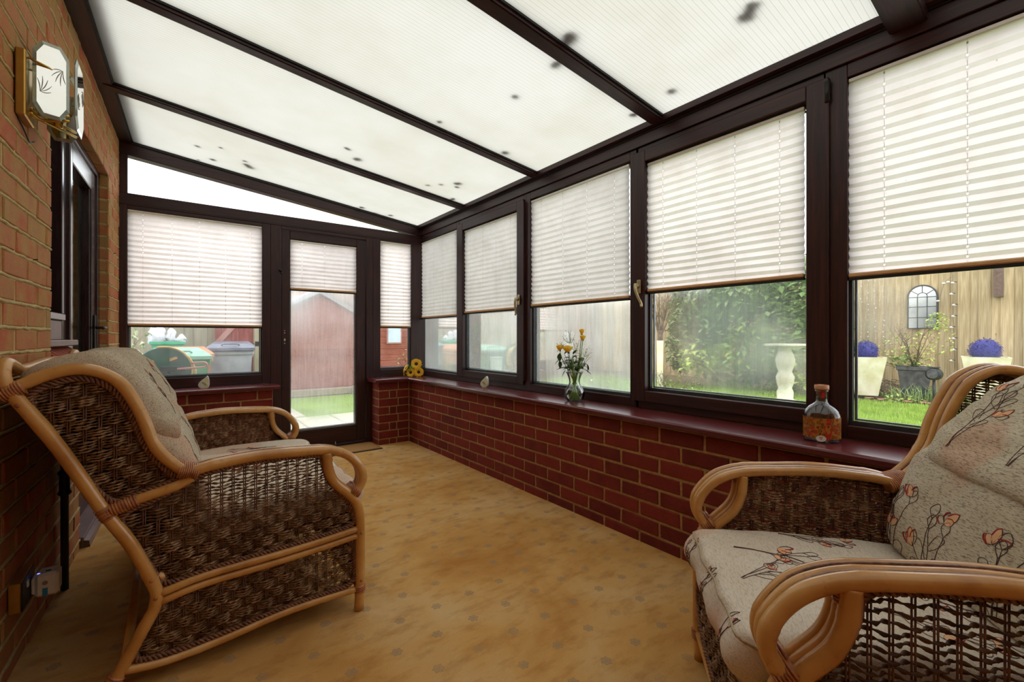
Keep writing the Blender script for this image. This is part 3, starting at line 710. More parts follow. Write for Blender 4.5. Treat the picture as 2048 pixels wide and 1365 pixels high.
PF = dict(
 post=[(-.326, .872), (-.309, .843), (-.233, .706), (-.146, .521), (-.093, .421), (-.052, .32), (-.036, .272), (-.034, .245), (-.040, .215), (-.062, .172), (-.097, .101), (-.124, .05), (-.148, .004)],
 wing=[(-.334, .858), (-.300, .876), (-.256, .899), (-.205, .911), (-.161, .904), (-.116, .873), (-.085, .819), (-.060, .754), (-.044, .699), (-.019, .653), (.016, .612), (.046, .588)],
 low=[(.050, .580), (.024, .565), (-.01, .554), (-.093, .535), (-.150, .516)],
 arm=[(.036, .590), (.080, .601), (.126, .607), (.227, .613), (.337, .608), (.420, .601), (.468, .590), (.512, .566), (.548, .524), (.560, .486), (.551, .452), (.524, .424)],
 fpost=[(.434, .590), (.436, .560), (.442, .524), (.462, .481), (.505, .437), (.536, .395), (.549, .34), (.550, .25), (.550, .114), (.546, .002)],
 mid=[(-.030, .256), (.079, .274), (.281, .280), (.420, .287), (.545, .297)],
 bot=[(-.112, .070), (-.01, .056), (.126, .062), (.281, .079), (.396, .082), (.545, .078)])
POLY = dict(
 wing=[(-.300, .835), (-.27, .868), (-.21, .890), (-.165, .883), (-.13, .858), (-.103, .815), (-.08, .755), (-.064, .70), (-.04, .648), (-.005, .603), (.015, .578), (-.01, .568), (-.09, .549), (-.140, .533), (-.225, .70)],
 mid=[(-.128, .505), (-.01, .538), (.04, .572), (.126, .592), (.227, .598), (.337, .593), (.420, .585), (.424, .545), (.440, .490), (.480, .445), (.515, .40), (.532, .34), (.532, .312), (.420, .300), (.281, .294), (.079, .288), (-.020, .270), (-.046, .33), (-.085, .42)],
 low=[(-.030, .238), (.079, .248), (.281, .254), (.420, .261), (.532, .270), (.534, .17), (.534, .095), (.396, .095), (.281, .093), (.126, .077), (-.01, .070), (-.098, .082), (-.055, .17), (-.032, .21)])
def inside_spans(poly, z, k=0.0):
    xs = []; n = len(poly)
    for i in range(n):
        (x0, z0), (x1, z1) = poly[i], poly[(i + 1) % n]
        z0 -= k * x0; z1 -= k * x1
        if (z0 <= z < z1) or (z1 <= z < z0): xs.append(x0 + (x1 - x0) * (z - z0) / (z1 - z0))
    xs.sort(); return list(zip(xs[::2], xs[1::2]))
def rope_panel(name, poly, y, mat, parent, pitch=.0078, r=.0037, amp=.0056, stake=.031, slope=.12, seed=0, bow=None, loose=0.0, step=.0042, grp=4, axis='x'):
    """woven panel: twisted rope strands going over and under pairs of stakes, clipped to the outline"""
    rr = random.Random(seed); V = []; F = []; base = 0; n = 5
    ca = [2 * math.pi * i / n for i in range(n)]
    zs = [p[1] - slope * p[0] for p in poly]; z = min(zs) + pitch * .6; row = 0; top = max(zs)
    zmin = min(zs)
    while z < top - pitch * .4:
        g = (row // grp) % 2; bund = row // grp
        lo = loose * max(0, (z - zmin) / (top - zmin) - .35)
        for (xa_, xb_) in inside_spans(poly, z, slope):
            if xb_ - xa_ < .012: continue
            m = max(3, int((xb_ - xa_) / step)); ph = rr.uniform(0, 6)
            wob = rr.uniform(-1, 1) * (.0007 + lo * .006); ph2 = rr.uniform(0, 6)
            ring0 = len(V)
            for i in range(m + 1):
                x = xa_ + (xb_ - xa_) * i / m; s_ = math.cos(math.pi * (x / stake + g))
                yy = y + amp * max(-1, min(1, s_ * 1.5)); 
                squeeze = (abs(s_)) ** .5
                zz = z + slope * x + wob * math.sin(x * 22 + ph2) - lo * .010 * math.sin(math.pi * (x - xa_) / (xb_ - xa_))
                zz += ((row % grp) - (grp - 1) / 2) * (-.0012) * (1 - squeeze)
                tw = x / .0062 + ph
                c_, s2 = math.cos(tw), math.sin(tw)
                for a in ca:
                    e0 = math.cos(a) * r * 1.15; e1 = math.sin(a) * r * .50
                    V.append((x, yy + e0 * c_ - e1 * s2, zz + e0 * s2 + e1 * c_))
            for i in range(m):
                q = ring0 + i * n
                for k_ in range(n): F.append((q + k_, q + (k_ + 1) % n, q + n + (k_ + 1) % n, q + n + k_))
        z += pitch * (1 + lo * 1.6 + rr.uniform(-.06, .06)); row += 1
    mb = MB(); mb.v = V; mb.f = F
    if axis == 'y': mb.v = [(y_, x_, z_) for x_, y_, z_ in V]
    o = obj(name, mb, mat, parent, smooth=True, kind='stuff', fixn=False)
    # stakes
    ms = MB(); xmin = min(p[0] for p in poly); xmax = max(p[0] for p in poly)
    x = math.ceil(xmin / stake) * stake
    while x < xmax:
        for dx in (-.0026, .0026):
            pz = [(p[1], p[0]) for p in poly]
            for (a, b_) in inside_spans(pz, x + dx, 0.0):
                if b_ - a > .01: ms.tube([(x + dx, y, a), (x + dx, y, b_)], .0018, 5)
        x += stake
    if axis == 'y': ms.v = [(y_, x_, z_) for x_, y_, z_ in ms.v]
    obj('stakes', ms, M['stake'], o, smooth=True, kind='stuff')
    return o
def braid(poly, y, parent, r=.0042, inset=0, axis='x'):
    P = [Vector((p[0], y, p[1])) for p in poly]
    for _ in range(2): P = [P[i].lerp(P[(i + 1) % len(P)], q) for i in range(len(P)) for q in (.25, .75)]
    # resample
    L = [0]; 
    for i in range(len(P)): L.append(L[-1] + (P[(i + 1) % len(P)] - P[i]).length)
    tot = L[-1]; n = int(tot / .005); cx = sum(p.x for p in P) / len(P); cz = sum(p.z for p in P) / len(P)
    Q = []; j = 0
    for i in range(n):
        t = tot * i / n
        while L[j + 1] < t: j += 1
        a, b_ = P[j], P[(j + 1) % len(P)]; Q.append(a.lerp(b_, (t - L[j]) / max(1e-9, L[j + 1] - L[j])))
    mb = MB()
    for s in range(3):
        pts = []
        for i, q in enumerate(Q):
            d = (Q[(i + 1) % n] - Q[i - 1]).normalized(); nn = Vector((-d.z, 0, d.x))
            ph = i * .005 / .034 * 2 * math.pi + s * 2.094
            p = q + nn * (.0072 * math.sin(ph)) + Vector((0, .0040 * math.cos(ph * 1.0), 0))
            pts.append((p.x, p.y, p.z) if axis == 'x' else (p.y, p.x, p.z))
        mb.tube(pts, .0042, 6, closed=True)
    return obj('braided_edge', mb, M['braid'], parent, smooth=True)
def wrap(parent, path, r, turns=7, name='binding', rw=.0022, ry=None):
    """cane binding wound round a pole along a short path"""
    a, b_ = Vector(path[0]), Vector(path[-1]); d = (b_ - a); T = d.normalized(); u = T.orthogonal().normalized(); w = T.cross(u)
    pts = []; n = turns * 12
    for i in range(n + 1):
        t = i / n; an = 2 * math.pi * turns * t; pts.append(a + d * t + (u * math.cos(an) + w * math.sin(an)) * r)
    m = MB().tube(pts, rw, 5); m.tube([a, b_], r * .98, 14)
    if ry:
        yc = (a.y + b_.y) / 2; m.v = [(x, yc + (y - yc) * ry / r, z) for x, y, z in m.v]
    return obj(name, m, M['binding'], parent, smooth=True)
def pole(name, prof, y, r, parent, mat='rattan', n=5, sides=10, ys=None, knots=True):
    pts = spline([(x, (ys[i] if ys else y), z) for i, (x, z) in enumerate(prof)], n)
    rr = random.Random(int(y * 1000) + len(prof)); R = []
    for i in range(len(pts)):
        R.append(r * (1 + .025 * math.sin(i * .7 + y * 9) + (.05 if knots and i % 17 == 8 else 0)))
    return obj(name, MB().tube(pts, R, sides), M[mat], parent, smooth=True)
def seat_frame(t, W, loose_side=-1, loose=.9, full=True, big=False):
    hw_ = W / 2
    for sd in (-1, 1):
        yo = sd * hw_
        # three poles side by side for wing and arm: outer one thick
        offs = [(0.0, .0155), (-.0262, .0125), (-.0490, .0125)]
        for i, (o_, r_) in enumerate(offs):
            y = yo + sd * o_
            ph = PF['wing']; pole('wing_pole', [(x - .002 * i, z) for x, z in ph], y, r_, t)
            pole('arm_pole', PF['arm'], y, r_, t)
            if i < 2: pole('front_leg' if i == 0 else 'front_leg_inner', PF['fpost'] if i == 0 else PF['fpost'][:7] + [(.546, .30), (.545, .22)], y, r_ * (1.08 if i == 0 else 1), t)
            if i == 2: pole('scroll_pole', PF['fpost'][:6], y, r_, t)
            if i < 2:
                yc = yo + sd * (o_ - .0133 - .0006)
                c = MB()
                for nm2 in ('wing', 'arm'):
                    c.tube(spline([(x, yc, z + .009) for x, z in PF[nm2][:-1]], 3), .0034, 5)
                obj('core_cane', c, M['braid'], t, smooth=True)
        pole('rear_leg', PF['post'], yo, .0165, t)
        pole('side_rail', PF['low'], yo, .0150, t)
        pole('upper_rail', PF['mid'], yo, .0118, t)
        pole('upper_rail', [(x, z - .0245) for x, z in PF['mid']], yo, .0112, t)
        pole('bottom_rail', PF['bot'], yo, .0118, t)
        ym = yo - sd * .012
        wrap(t, [(.016, yo - sd * .024, .602), (.064, yo - sd * .024, .586)], .0225, 10, rw=.0026, ry=.044)
        wrap(t, [(-.146, yo, .517), (-.075, yo, .538)], .0175, 11)
        wrap(t, [(-.150, yo, .532), (-.136, yo, .500)], .0185, 4)
        wrap(t, [(.518, yo - sd * .024, .446), (.546, yo - sd * .024, .424)], .0215, 6, rw=.0026, ry=.041)
        wrap(t, [(.549, yo, .066), (.549, yo, .092)], .0195, 4)
        wrap(t, [(-.132, yo, .040), (-.118, yo, .062)], .0195, 3)
        wrap(t, [(.434, yo - sd * .012, .585), (.437, yo - sd * .012, .556)], .0185, 5)
        wrap(t, [(-.338, yo, .852), (-.296, yo, .872)], .0185, 8)
        for (x, z) in ((-.045, .305), (-.036, .252), (.550, .285), (.550, .112), (-.305, .826)):
            obj('peg', MB().ico((x, yo + sd * .0165, z), .0062, 1, (1, .4, 1)), M['binding'], t, smooth=True)
        ls = loose if sd == loose_side else 0
        seed = 5 if sd > 0 else 9
        rope_panel('woven_panel', POLY['wing'], ym, M['rope'], t, seed=seed, slope=.16)
        rope_panel('woven_panel', POLY['mid'], ym, M['rope_dark'] if (big and ls) else M['rope'], t, seed=seed + 1, slope=.05, loose=ls, pitch=.0105 if (big and ls) else .0078, r=.0040 if (big and ls) else .0037)
        rope_panel('woven_panel', POLY['low'], ym, M['rope'], t, seed=seed + 2, slope=.03)
        for pk in ('wing', 'mid', 'low'): braid(POLY[pk], ym + sd * .008, t)
    # back: rails, woven back panel, scalloped top rail
    xb_ = lambda z: -.309 + (.843 - z) * .52
    top = [(-.326, -hw_, .868), (-.334, -hw_ + .010, .905), (-.338, -hw_ + .055, .930), (-.337, -hw_ + .12, .918), (-.335, -hw_ + .2, .905)]
    top += [(-.335, 0, .915)] + [(x, -y, z) for x, y, z in top[::-1]]
    obj('top_rail', MB().tube(spline(top, 5), .0150, 10), M['rattan'], t, smooth=True)
    for z in (.52, .30, .10):
        x = xb_(z) if z > .28 else (-.05 if z == .30 else -.10)
        obj('back_rail', MB().tube([(x, -hw_, z), (x, hw_, z)], .0125, 8), M['rattan'], t, smooth=True)
    # back panel built flat in (y, z) then leaned
    pn = rope_panel('woven_panel', [(-hw_ + .02, .0), (hw_ - .02, .0), (hw_ - .02, .62), (-hw_ + .02, .62)], 0, M['rope'], t, seed=31, slope=0, step=.008, axis='y', pitch=.0075, r=.0036)
    an = math.atan(.52); pn.rotation_euler = (0, -an, 0); pn.location = (xb_(.31) + .012, 0, .31)
    # front apron
    for z, x in ((.345, .548), (.085, .549)):
        obj('front_rail', MB().tube([(x, -hw_, z), (x, hw_, z)], .0125, 8), M['rattan'], t, smooth=True)
    rope_panel('woven_panel', [(-hw_ + .02, .10), (hw_ - .02, .10), (hw_ - .02, .33), (-hw_ + .02, .33)], .549, M['rope'], t, seed=33, slope=0, axis='y')
    braid([(-hw_ + .024, .104), (hw_ - .024, .104), (hw_ - .024, .328), (-hw_ + .024, .328)], .555, t, axis='y')
    # seat deck
    obj('seat_deck', MB().box(-.02, .535, -hw_ + .03, hw_ - .03, .318, .334, .003), M['stake'], t)
    for i in range(3):
        y = -hw_ + W * (i + 1) / 4
        obj('deck_rail', MB().tube([(-.03, y, .305), (.54, y, .305)], .012, 6), M['rattan'], t, smooth=True)

def cushion(name, label, prof, y0, y1, mat, seed, parent_loc, rz, round_=.07, puff=.012, group=None, ny=36, nper=4, wr=.004, cat='cushion', pipe=None):
    """closed cross-section (x,z) swept along y, rounded at both ends, with soft folds; geometry in world space"""
    P = spline([(p[0], 0, p[1]) for p in prof], nper, closed=True); P = [(p.x, p.z) for p in P]; m = len(P)
    cx = sum(p[0] for p in P) / m; cz = sum(p[1] for p in P) / m
    from mathutils import noise as mn
    V = []; ts = []
    for j in range(ny + 1):
        t = -math.cos(math.pi * j / ny); t = t * .65 + (2 * j / ny - 1) * .35; ts.append(t)
    for t in ts:
        y = (y0 + y1) / 2 + t * (y1 - y0) / 2; e = (y1 - y0) / 2 * (1 - abs(t)) / round_
        s = (1 - (1 - min(1, e)) ** 2.6) ** (1 / 2.6) if e < 1 else 1
        s = .30 + .70 * s
        for (x, z) in P:
            n1 = mn.noise(Vector((x * 9 + seed, y * 9, z * 9))); n2 = mn.noise(Vector((x * 26 + seed, y * 14, z * 26)))
            k_ = 1 + puff * n1 * 6
            V.append((cx + (x - cx) * s * k_ + wr * n2, y + wr * .6 * n1, cz + (z - cz) * s * k_ + wr * n2 * .8))
    F = []
    for j in range(ny):
        for i in range(m):
            F.append((j * m + i, j * m + (i + 1) % m, (j + 1) * m + (i + 1) % m, (j + 1) * m + i))
    F.append(tuple(range(m))); F.append(tuple(ny * m + i for i in range(m))[::-1])
    mb = MB(); mb.v = V; mb.f = F
    o = obj(name, mb, mat, None, smooth=True)
    o.location = parent_loc; o.rotation_euler = (0, 0, rz); tag(o, label, cat, group)
    if pipe is not None:
        for idx in pipe:
            q = MB().tube([Vector(V[j * m + (idx * nper) % m]) * 1.0 for j in range(ny + 1)], .0034, 6)
            obj('piping', q, M['piping'], o, smooth=True)
    bv = BVHTree.FromPolygons([Vector(p) for p in V], F)
    return o, bv
# motifs: strokes in a plane (u,v) thrown onto the cushion along a direction
def stroke(bv, org, U, Vv, D, pts, r, mb, lift=.0008):
    out = []
    for (a, b_) in pts:
        p = org + U * a + Vv * b_; h = bv.ray_cast(p, D)
        if h[0] is not None: out.append(h[0] - D * 0 + h[1] * lift * (1 if h[1].dot(D) < 0 else -1))
        elif out: break
    if len(out) > 1: mb.tube(out, r, 4)
def petal(bv, org, U, Vv, D, poly, mb, lift=.0012):
    c = (sum(p[0] for p in poly) / len(poly), sum(p[1] for p in poly) / len(poly)); n = len(poly)
    pts = []
    for (a, b_) in [c] + [(c[0] + (p[0] - c[0]) * .5, c[1] + (p[1] - c[1]) * .5) for p in poly] + list(poly):
        h = bv.ray_cast(org + U * a + Vv * b_, D)
        if h[0] is None: return
        pts.append(h[0] + h[1] * lift * (1 if h[1].dot(D) < 0 else -1))
    fs = [(0, 1 + i, 1 + (i + 1) % n) for i in range(n)] + [(1 + i, 1 + n + i, 1 + n + (i + 1) % n, 1 + (i + 1) % n) for i in range(n)]
    mb.add(pts, fs)
def motif(o, bv, org, U, Vv, D, seed, sc=1.0):
    r = random.Random(seed); U, Vv, D = Vector(U).normalized(), Vector(Vv).normalized(), Vector(D).normalized(); org = Vector(org)
    dk, rd, pc = MB(), MB(), MB(); H = .20 * sc
    def S(ctrl, rad=.00065, tgt=None): stroke(bv, org, U, Vv, D, [(p.x, p.y) for p in spline([(a, b_, 0) for a, b_ in ctrl], 7)], rad, dk if tgt is None else tgt)
    for s_ in range(3):
        e = (r.uniform(-.05, .05) * sc, H * r.uniform(.75, 1.05)); mid = (e[0] * .3 + r.uniform(-.015, .015), H * .5)
        S([(0 + s_ * .003, 0), mid, e])
        # bud loops
        a = r.uniform(0, 6); w = .012 * sc
        S([(e[0], e[1]), (e[0] + w, e[1] + w * 1.6), (e[0] + w * .2, e[1] + w * 2.8), (e[0] - w, e[1] + w * 1.5), (e[0], e[1])], .0006)
    for s_ in range(4):
        h = H * r.uniform(.15, .7); sg = r.choice((-1, 1)); l = r.uniform(.025, .05) * sc
        S([(0, h), (sg * l * .6, h + l * .4), (sg * l, h + l * 1.0), (sg * l * .5, h + l * 1.1), (0, h + .3 * l)], .0006)
    for fl in range(2):
        fx_, fz_ = (r.uniform(-.045, .045) * sc, H * (.95 if fl == 0 else .55))
        for pt in range(4):
            a = r.uniform(.2, 2.9); L = r.uniform(.022, .040) * sc; w = .009 * sc; ca, sa = math.cos(a), math.sin(a)
            q = [(0, 0), (L * .4, w), (L * .8, w * .7), (L, 0), (L * .7, -w * .9), (L * .3, -w * .7)]
            poly = [(fx_ + x * ca - y * sa, fz_ + x * sa + y * ca) for x, y in q]
            if pt % 2 == 0: petal(bv, org, U, Vv, D, poly, pc)
            S(poly[1:4], .0014 * sc, rd); S(poly + [poly[0]], .0005)
    for mb, mt, nm2 in ((dk, 'thread_dark', 'stem_embroidery'), (rd, 'thread_red', 'red_embroidery'), (pc, 'thread_peach', 'petal_embroidery')):
        if mb.v: obj(nm2, mb, M[mt], o, fixn=False, kind='stuff')

# ---- two-seat settee against the house wall
WA = 1.135; LA = (0.0, 2.2125, 0.0)
sA = thing('rattan_settee', 'two seat rattan settee with woven sides and scrolled arms against the house wall', 'settee', LA, 0)
seat_frame(sA, WA, loose_side=-1, loose=.45)
SEAT = [(-.01, .336), (.15, .330), (.35, .330), (.52, .334), (.580, .345), (.602, .385), (.585, .428), (.54, .441), (.35, .449), (.15, .444), (.0, .430), (-.03, .385)]
UP = [(-.318, .850), (-.325, .895), (-.285, .932), (-.215, .950), (-.145, .948), (-.095, .915), (-.050, .850), (-.015, .785), (.014, .730), (.020, .688), (-.010, .668), (-.060, .700), (-.120, .760), (-.20, .80), (-.27, .82)]
LOW = [(-.125, .700), (-.085, .742), (-.030, .735), (.010, .690), (.045, .640), (.072, .575), (.094, .500), (.100, .455), (.080, .436), (.020, .436), (-.045, .450), (-.085, .50), (-.115, .58)]
cs, bv = cushion('seat_cushion', 'long pale floral seat cushion on the two seat settee', SEAT, -.505, .505, M['fabric_seat'], 1, LA, 0, pipe=(6, 4), ny=40)
for i, (x, y) in enumerate(((.42, .30), (.40, -.10), (.38, .1))): motif(cs, bv, (x, y, .6), (0, 1, 0), (-1, .2, 0), (0, 0, -1), 40 + i, .9)
GC = 'loose back cushions on the settee'
for i, (a, b_, lb) in enumerate(((-.515, .002, 'floral back cushion nearest the camera on the two seat settee'), (.004, .515, 'floral back cushion on the far half of the two seat settee'))):
    for nm2, pr, sd in (('back_cushion', LOW, 11 + i), ('head_roll', UP, 17 + i)):
        if nm2 == 'back_cushion':
            c0, bv = cushion('back_cushion', lb, pr, a, b_, M['fabric'], sd, LA, 0, group=GC, wr=.006, ny=30)
            motif(c0, bv, (.4, (a + b_) / 2 - .08, .48), (0, 1, 0), (0, 0, 1), (-1, 0, 0), 60 + i, .8)
        else:
            c1, bv = cushion('head_roll', lb, pr, a + .004, b_ - .004, M['fabric'], sd, LA, 0, wr=.008, ny=30)
            for p in ('label', 'category'): del c1[p]
            c1.parent = c0; c1.location = (0, 0, 0)
            motif(c1, bv, (.3, (a + b_) / 2, 1.02), (0, 1, 0), (-.6, 0, .6), (-.7, 0, -.7), 70 + i, .8)
# ---- single armchair near the camera
WB = .65; LB = (1.409, .1275, 0.0); RB = math.radians(130.5)
sB = thing('rattan_armchair', 'rattan armchair with triple pole arms beside the window sill, front right', 'armchair', LB, RB)
seat_frame(sB, WB, loose_side=1, loose=.9, big=True)
cs, bv = cushion('seat_cushion', 'pale floral seat cushion with piped edge on the single armchair', SEAT, -.268, .268, M['fabric_seat'], 2, LB, RB, pipe=(6, 4), ny=30, round_=.05)
for i, (x, y, s_, d2) in enumerate(((.50, -.12, .95, (-1, .25, 0)), (.52, .04, .8, (-.8, -.5, 0)), (.30, .12, .9, (-1, .5, 0)), (.36, -.22, .8, (-1, .1, 0)), (.20, -.02, .8, (-.6, .7, 0)))): motif(cs, bv, (x, y, .6), (-d2[1], d2[0], 0), d2, (0, 0, -1), 90 + i, s_)
for i, y in enumerate((-.18, 0, .18)): motif(cs, bv, (.9, y, .345), (0, 1, 0), (0, 0, 1), (-1, 0, 0), 95 + i, .4)
LOWB = [(-.140, .700), (-.09, .745), (-.02, .742), (.030, .700), (.062, .640), (.086, .575), (.104, .510), (.108, .462), (.09, .440), (.030, .436), (-.045, .450), (-.085, .50), (-.115, .58)]
UPB = [(-.318, .840), (-.322, .885), (-.28, .912), (-.215, .918), (-.150, .900), (-.100, .862), (-.050, .815), (.002, .765), (.042, .715), (.045, .684), (.010, .672), (-.060, .700), (-.120, .760), (-.20, .80), (-.27, .82)]
c0, bv = cushion('back_cushion', 'plump floral back cushion with folded head roll on the single armchair', LOWB, -.262, .268, M['fabric2'], 21, LB, RB, wr=.005, ny=34, round_=.12)
for i, (y, z, s_) in enumerate(((-.20, .46, 1.15), (-.06, .45, 1.1), (.12, .46, 1.1))): motif(c0, bv, (.5, y, z), (0, 1, 0), (-.35, 0, 1), (-1, 0, -.2), 110 + i, s_)
c1, bv = cushion('head_roll', '', UPB, -.232, .250, M['fabric2'], 27, LB, RB, wr=.007, ny=34, round_=.13)
for p in ('label', 'category'): del c1[p]
c1.parent = c0; c1.location = (0, 0, 0); c1.rotation_euler = (0, 0, 0)
for i, (y, s_) in enumerate(((-.12, 1), (.05, 1))): motif(c1, bv, (.3, y, .95), (0, 1, 0), (-.6, 0, .6), (-.75, 0, -.6), 120 + i, s_)
# ================================================================ SMALL THINGS INSIDE
def pt(a, n, z): return (-.4469 + WS * a + n, a, z)     # near the house wall: along, out, up
# ---- wall light: brass back box, arms and three etched mirror glasses
k = N('mirror_glass'); v = k.coord('Object'); M['mirror'] = k.done(k.bsdf((.93, .93, .9, 1), .03, None, 1, .5))
k = N('bevel_glass'); g = k.n('ShaderNodeBsdfGlass'); g.inputs['IOR'].default_value = 1.45; g.inputs['Roughness'].default_value = .05; g.inputs[0].default_value = (.80, .9, .85, 1)
d_ = k.bsdf((.62, .68, .62, 1), .12, None, .5); mx = k.n('ShaderNodeMixShader'); mx.inputs[0].default_value = .45; k.l(g.outputs[0], mx.inputs[1]); k.l(d_, mx.inputs[2]); M['bevel'] = k.done(mx.outputs[0])
M['etch'] = plain('etched_grey', (150, 152, 142), (176, 176, 166), .6, 60)
lamp = thing('wall_lamp', 'brass wall light with three etched octagonal mirror glasses on the brick wall', 'wall light', pt(2.03, 0, 1.77))
lo_ = Vector(pt(2.03, 0, 1.77))
def rel(p): return tuple(Vector(p) - lo_)
m = MB().box(0, .022, -.062, .055, -.100, .100, .003); obj('back_box', m, M['brass_flat'], lamp)
m = MB().box(.022, .0235, -.058, .051, -.096, .096); obj('back_plate', m, M['brass'], lamp)
def panel(c, wdir, hw_, hh, ch, cv, nrm):
    c, wd, nr = Vector(c), Vector(wdir).normalized(), Vector(nrm).normalized(); up = Vector((0, 0, 1))
    oc = [(-hw_ + ch, hh), (hw_ - ch, hh), (hw_, hh - cv), (hw_, -hh + cv), (hw_ - ch, -hh), (-hw_ + ch, -hh), (-hw_, -hh + cv), (-hw_, hh - cv)]
    f = .80; fi = [(a * f if abs(a) > .01 else a, b_ * .90) for a, b_ in oc]; n = 8
    W3 = lambda a, b_, t: c + wd * a + up * b_ + nr * t
    q = MB(); q.add([W3(a, b_, -.003) for a, b_ in oc] + [W3(a, b_, -.0005) for a, b_ in oc] + [W3(a, b_, .003) for a, b_ in fi] , [tuple(range(n))[::-1]] + [(i, (i + 1) % n, n + (i + 1) % n, n + i) for i in range(n)] + [(n + i, n + (i + 1) % n, 2 * n + (i + 1) % n, 2 * n + i) for i in range(n)])
    g = obj('glass_panel', q, M['bevel'], lamp)
    q = MB().add([W3(a, b_, .0032) for a, b_ in fi], [tuple(range(n))]); obj('mirror_face', q, M['mirror'], g, fixn=False)
    q = MB()
    for sgn in (1, -1):
        o_ = (sgn * hw_ * .62, sgn * hh * .36)
        for i in range(5):
            a0 = math.radians(180 + 8 + i * 24) if sgn > 0 else math.radians(8 + i * 24); L = hh * (.42 if i in (1, 2, 3) else .34)
            pts = [W3(o_[0] + math.cos(a0 - .35 * (1 - t)) * L * t * .62, o_[1] + math.sin(a0 - .35 * (1 - t)) * L * t, .0036) for t in (0, .25, .5, .75, 1)]
            q.tube(pts, [.0004, .0010, .0013, .0012, .0005], 4)
    e = obj('etched_fan', q, M['etch'], g, kind='stuff')
panel(rel((-.306, 2.035, 1.816)), (.080, .026, 0), .042, .120, .020, .034, (.31, -.95, 0))
panel(rel((-.252, 2.128, 1.812)), (.01, 1, 0), .074, .120, .030, .036, (1, -.05, -.05))
panel(rel((-.306, 2.235, 1.812)), (.082, -.004, 0), .042, .120, .020, .034, (-.1, -1, -.05))
for z in (1.706, 1.69):
    for tgt in ((-.266, 2.05), (-.270, 2.20)):
        m = MB().tube(spline([pt(2.03, .022, z + .01), (-.335, 2.06, z + .004), (tgt[0], tgt[1], z + .016)], 5), .005, 8); m.v = [rel(p) for p in m.v]; obj('arm', m, M['brass'], lamp, smooth=True)
m = MB().tube([pt(2.0, .022, 1.86), (-.31, 2.03, 1.855), (-.29, 2.05, 1.845)], .0035, 6).tube([pt(2.07, .022, 1.85), (-.27, 2.06, 1.85)], .003, 6); m.v = [rel(p) for p in m.v]; obj('hook', m, M['brass'], lamp, smooth=True)
m = MB().lathe([(.014, 0), (.016, .03), (.012, .035)], (0, 0, 0), 12); m.v = [rel((x - .305, y + 2.12, z + 1.70)) for x, y, z in m.v]; obj('lamp_holder', m, M['brass'], lamp, smooth=True)
m = MB().lathe([(.008, 0), (.016, .03), (.018, .05), (.008, .085), (.001, .1)], (0, 0, 0), 12); m.v = [rel((x - .305, y + 2.12, z + 1.733)) for x, y, z in m.v]; obj('bulb', m, M['white_plastic'], lamp, smooth=True)
# cables and nails on the brickwork
m = MB().tube(spline([pt(1.985, .003, 1.672), pt(2.06, .006, 1.640), pt(2.10, .006, 1.628), pt(2.125, .012, 1.640)], 4), .0022, 5); o = obj('wire', m, M['black_metal'], smooth=True); tag(o, 'short bent black wire on the brick wall below the lamp', 'wire')
for a, z in ((2.165, 1.255), (3.95, 1.55)):
    m = MB().tube([pt(a, -.004, z), pt(a, .012, z + .003)], .002, 5); o = obj('nail', m, M['black_metal']); tag(o, 'small nail in the brick wall left of the house window' if a < 3 else 'small nail in the brick strip right of the house door', 'nail')
# ---- pipe, socket and plug
gp = thing('gas_pipe', 'thin black vertical pipe with a tee joint on the brick wall behind the settee', 'pipe', pt(2.478, .022, 0))
obj('pipe', MB().tube([(0, 0, 0), (0, 0, .72)], .0125, 12), M['black_metal'], gp, smooth=True)
obj('tee_joint', MB().tube([(0, 0, .375), (0, 0, .382), (0, 0, .395), (0, 0, .45), (0, 0, .463), (0, 0, .47)], [.018, .022, .016, .016, .022, .018], 12).tube([(0, 0, .425), (.0, .05, .43)], .013, 10), M['black_metal'], gp, smooth=True)
obj('branch', MB().tube(spline([(0, .04, .43), (0, .08, .435), (-.02, .11, .45)], 4), .009, 8), M['black_metal'], gp, smooth=True)
so = thing('wall_socket', 'brass edged double wall socket low on the brick wall behind the settee', 'socket', pt(1.978, 0, .236))
obj('back_box', MB().box(0, .026, -.073, .073, -.043, .043, .002), M['brass_flat'], so)
obj('face_plate', MB().box(.026, .030, -.072, .072, -.042, .042, .001), M['black_plastic'], so)
obj('switch', MB().box(.030, .034, -.03, -.015, .01, .03, .001), M['white_plastic'], so)
pl = thing('smart_plug', 'white square plug adaptor with blue panel in the low wall socket', 'plug', pt(2.014, .030, .226))
obj('body', MB().box(.008, .062, -.030, .030, -.036, .036, .008), M['white_plastic'], pl)
obj('plug_pin_base', MB().box(0, .012, -.022, .022, -.024, .024, .003), M['white_plastic'], pl)
M['blue'] = plain('blue_panel', (40, 140, 190), None, .4); M['grey'] = plain('grey_disc', (150, 146, 144), None, .5)
obj('blue_panel', MB().box(.026, .038, -.0308, -.029, -.032, -.008), M['blue'], pl)
obj('button', MB().tube([(.032, -.0295, .008), (.032, -.0312, .008)], .0065, 14), M['grey'], pl)
obj('pin_hole', MB().box(.030, .042, -.012, -.002, .0355, .0366), M['black_plastic'], pl)
k = N('blue_led'); e = k.n('ShaderNodeEmission'); e.inputs[0].default_value = (.12, .15, 1, 1); e.inputs[1].default_value = 3; M['led'] = k.done(e.outputs[0])
obj('status_light', MB().ico((.016, -.018, .0362), .003, 1, (1.4, 1, .4)), M['led'], pl)
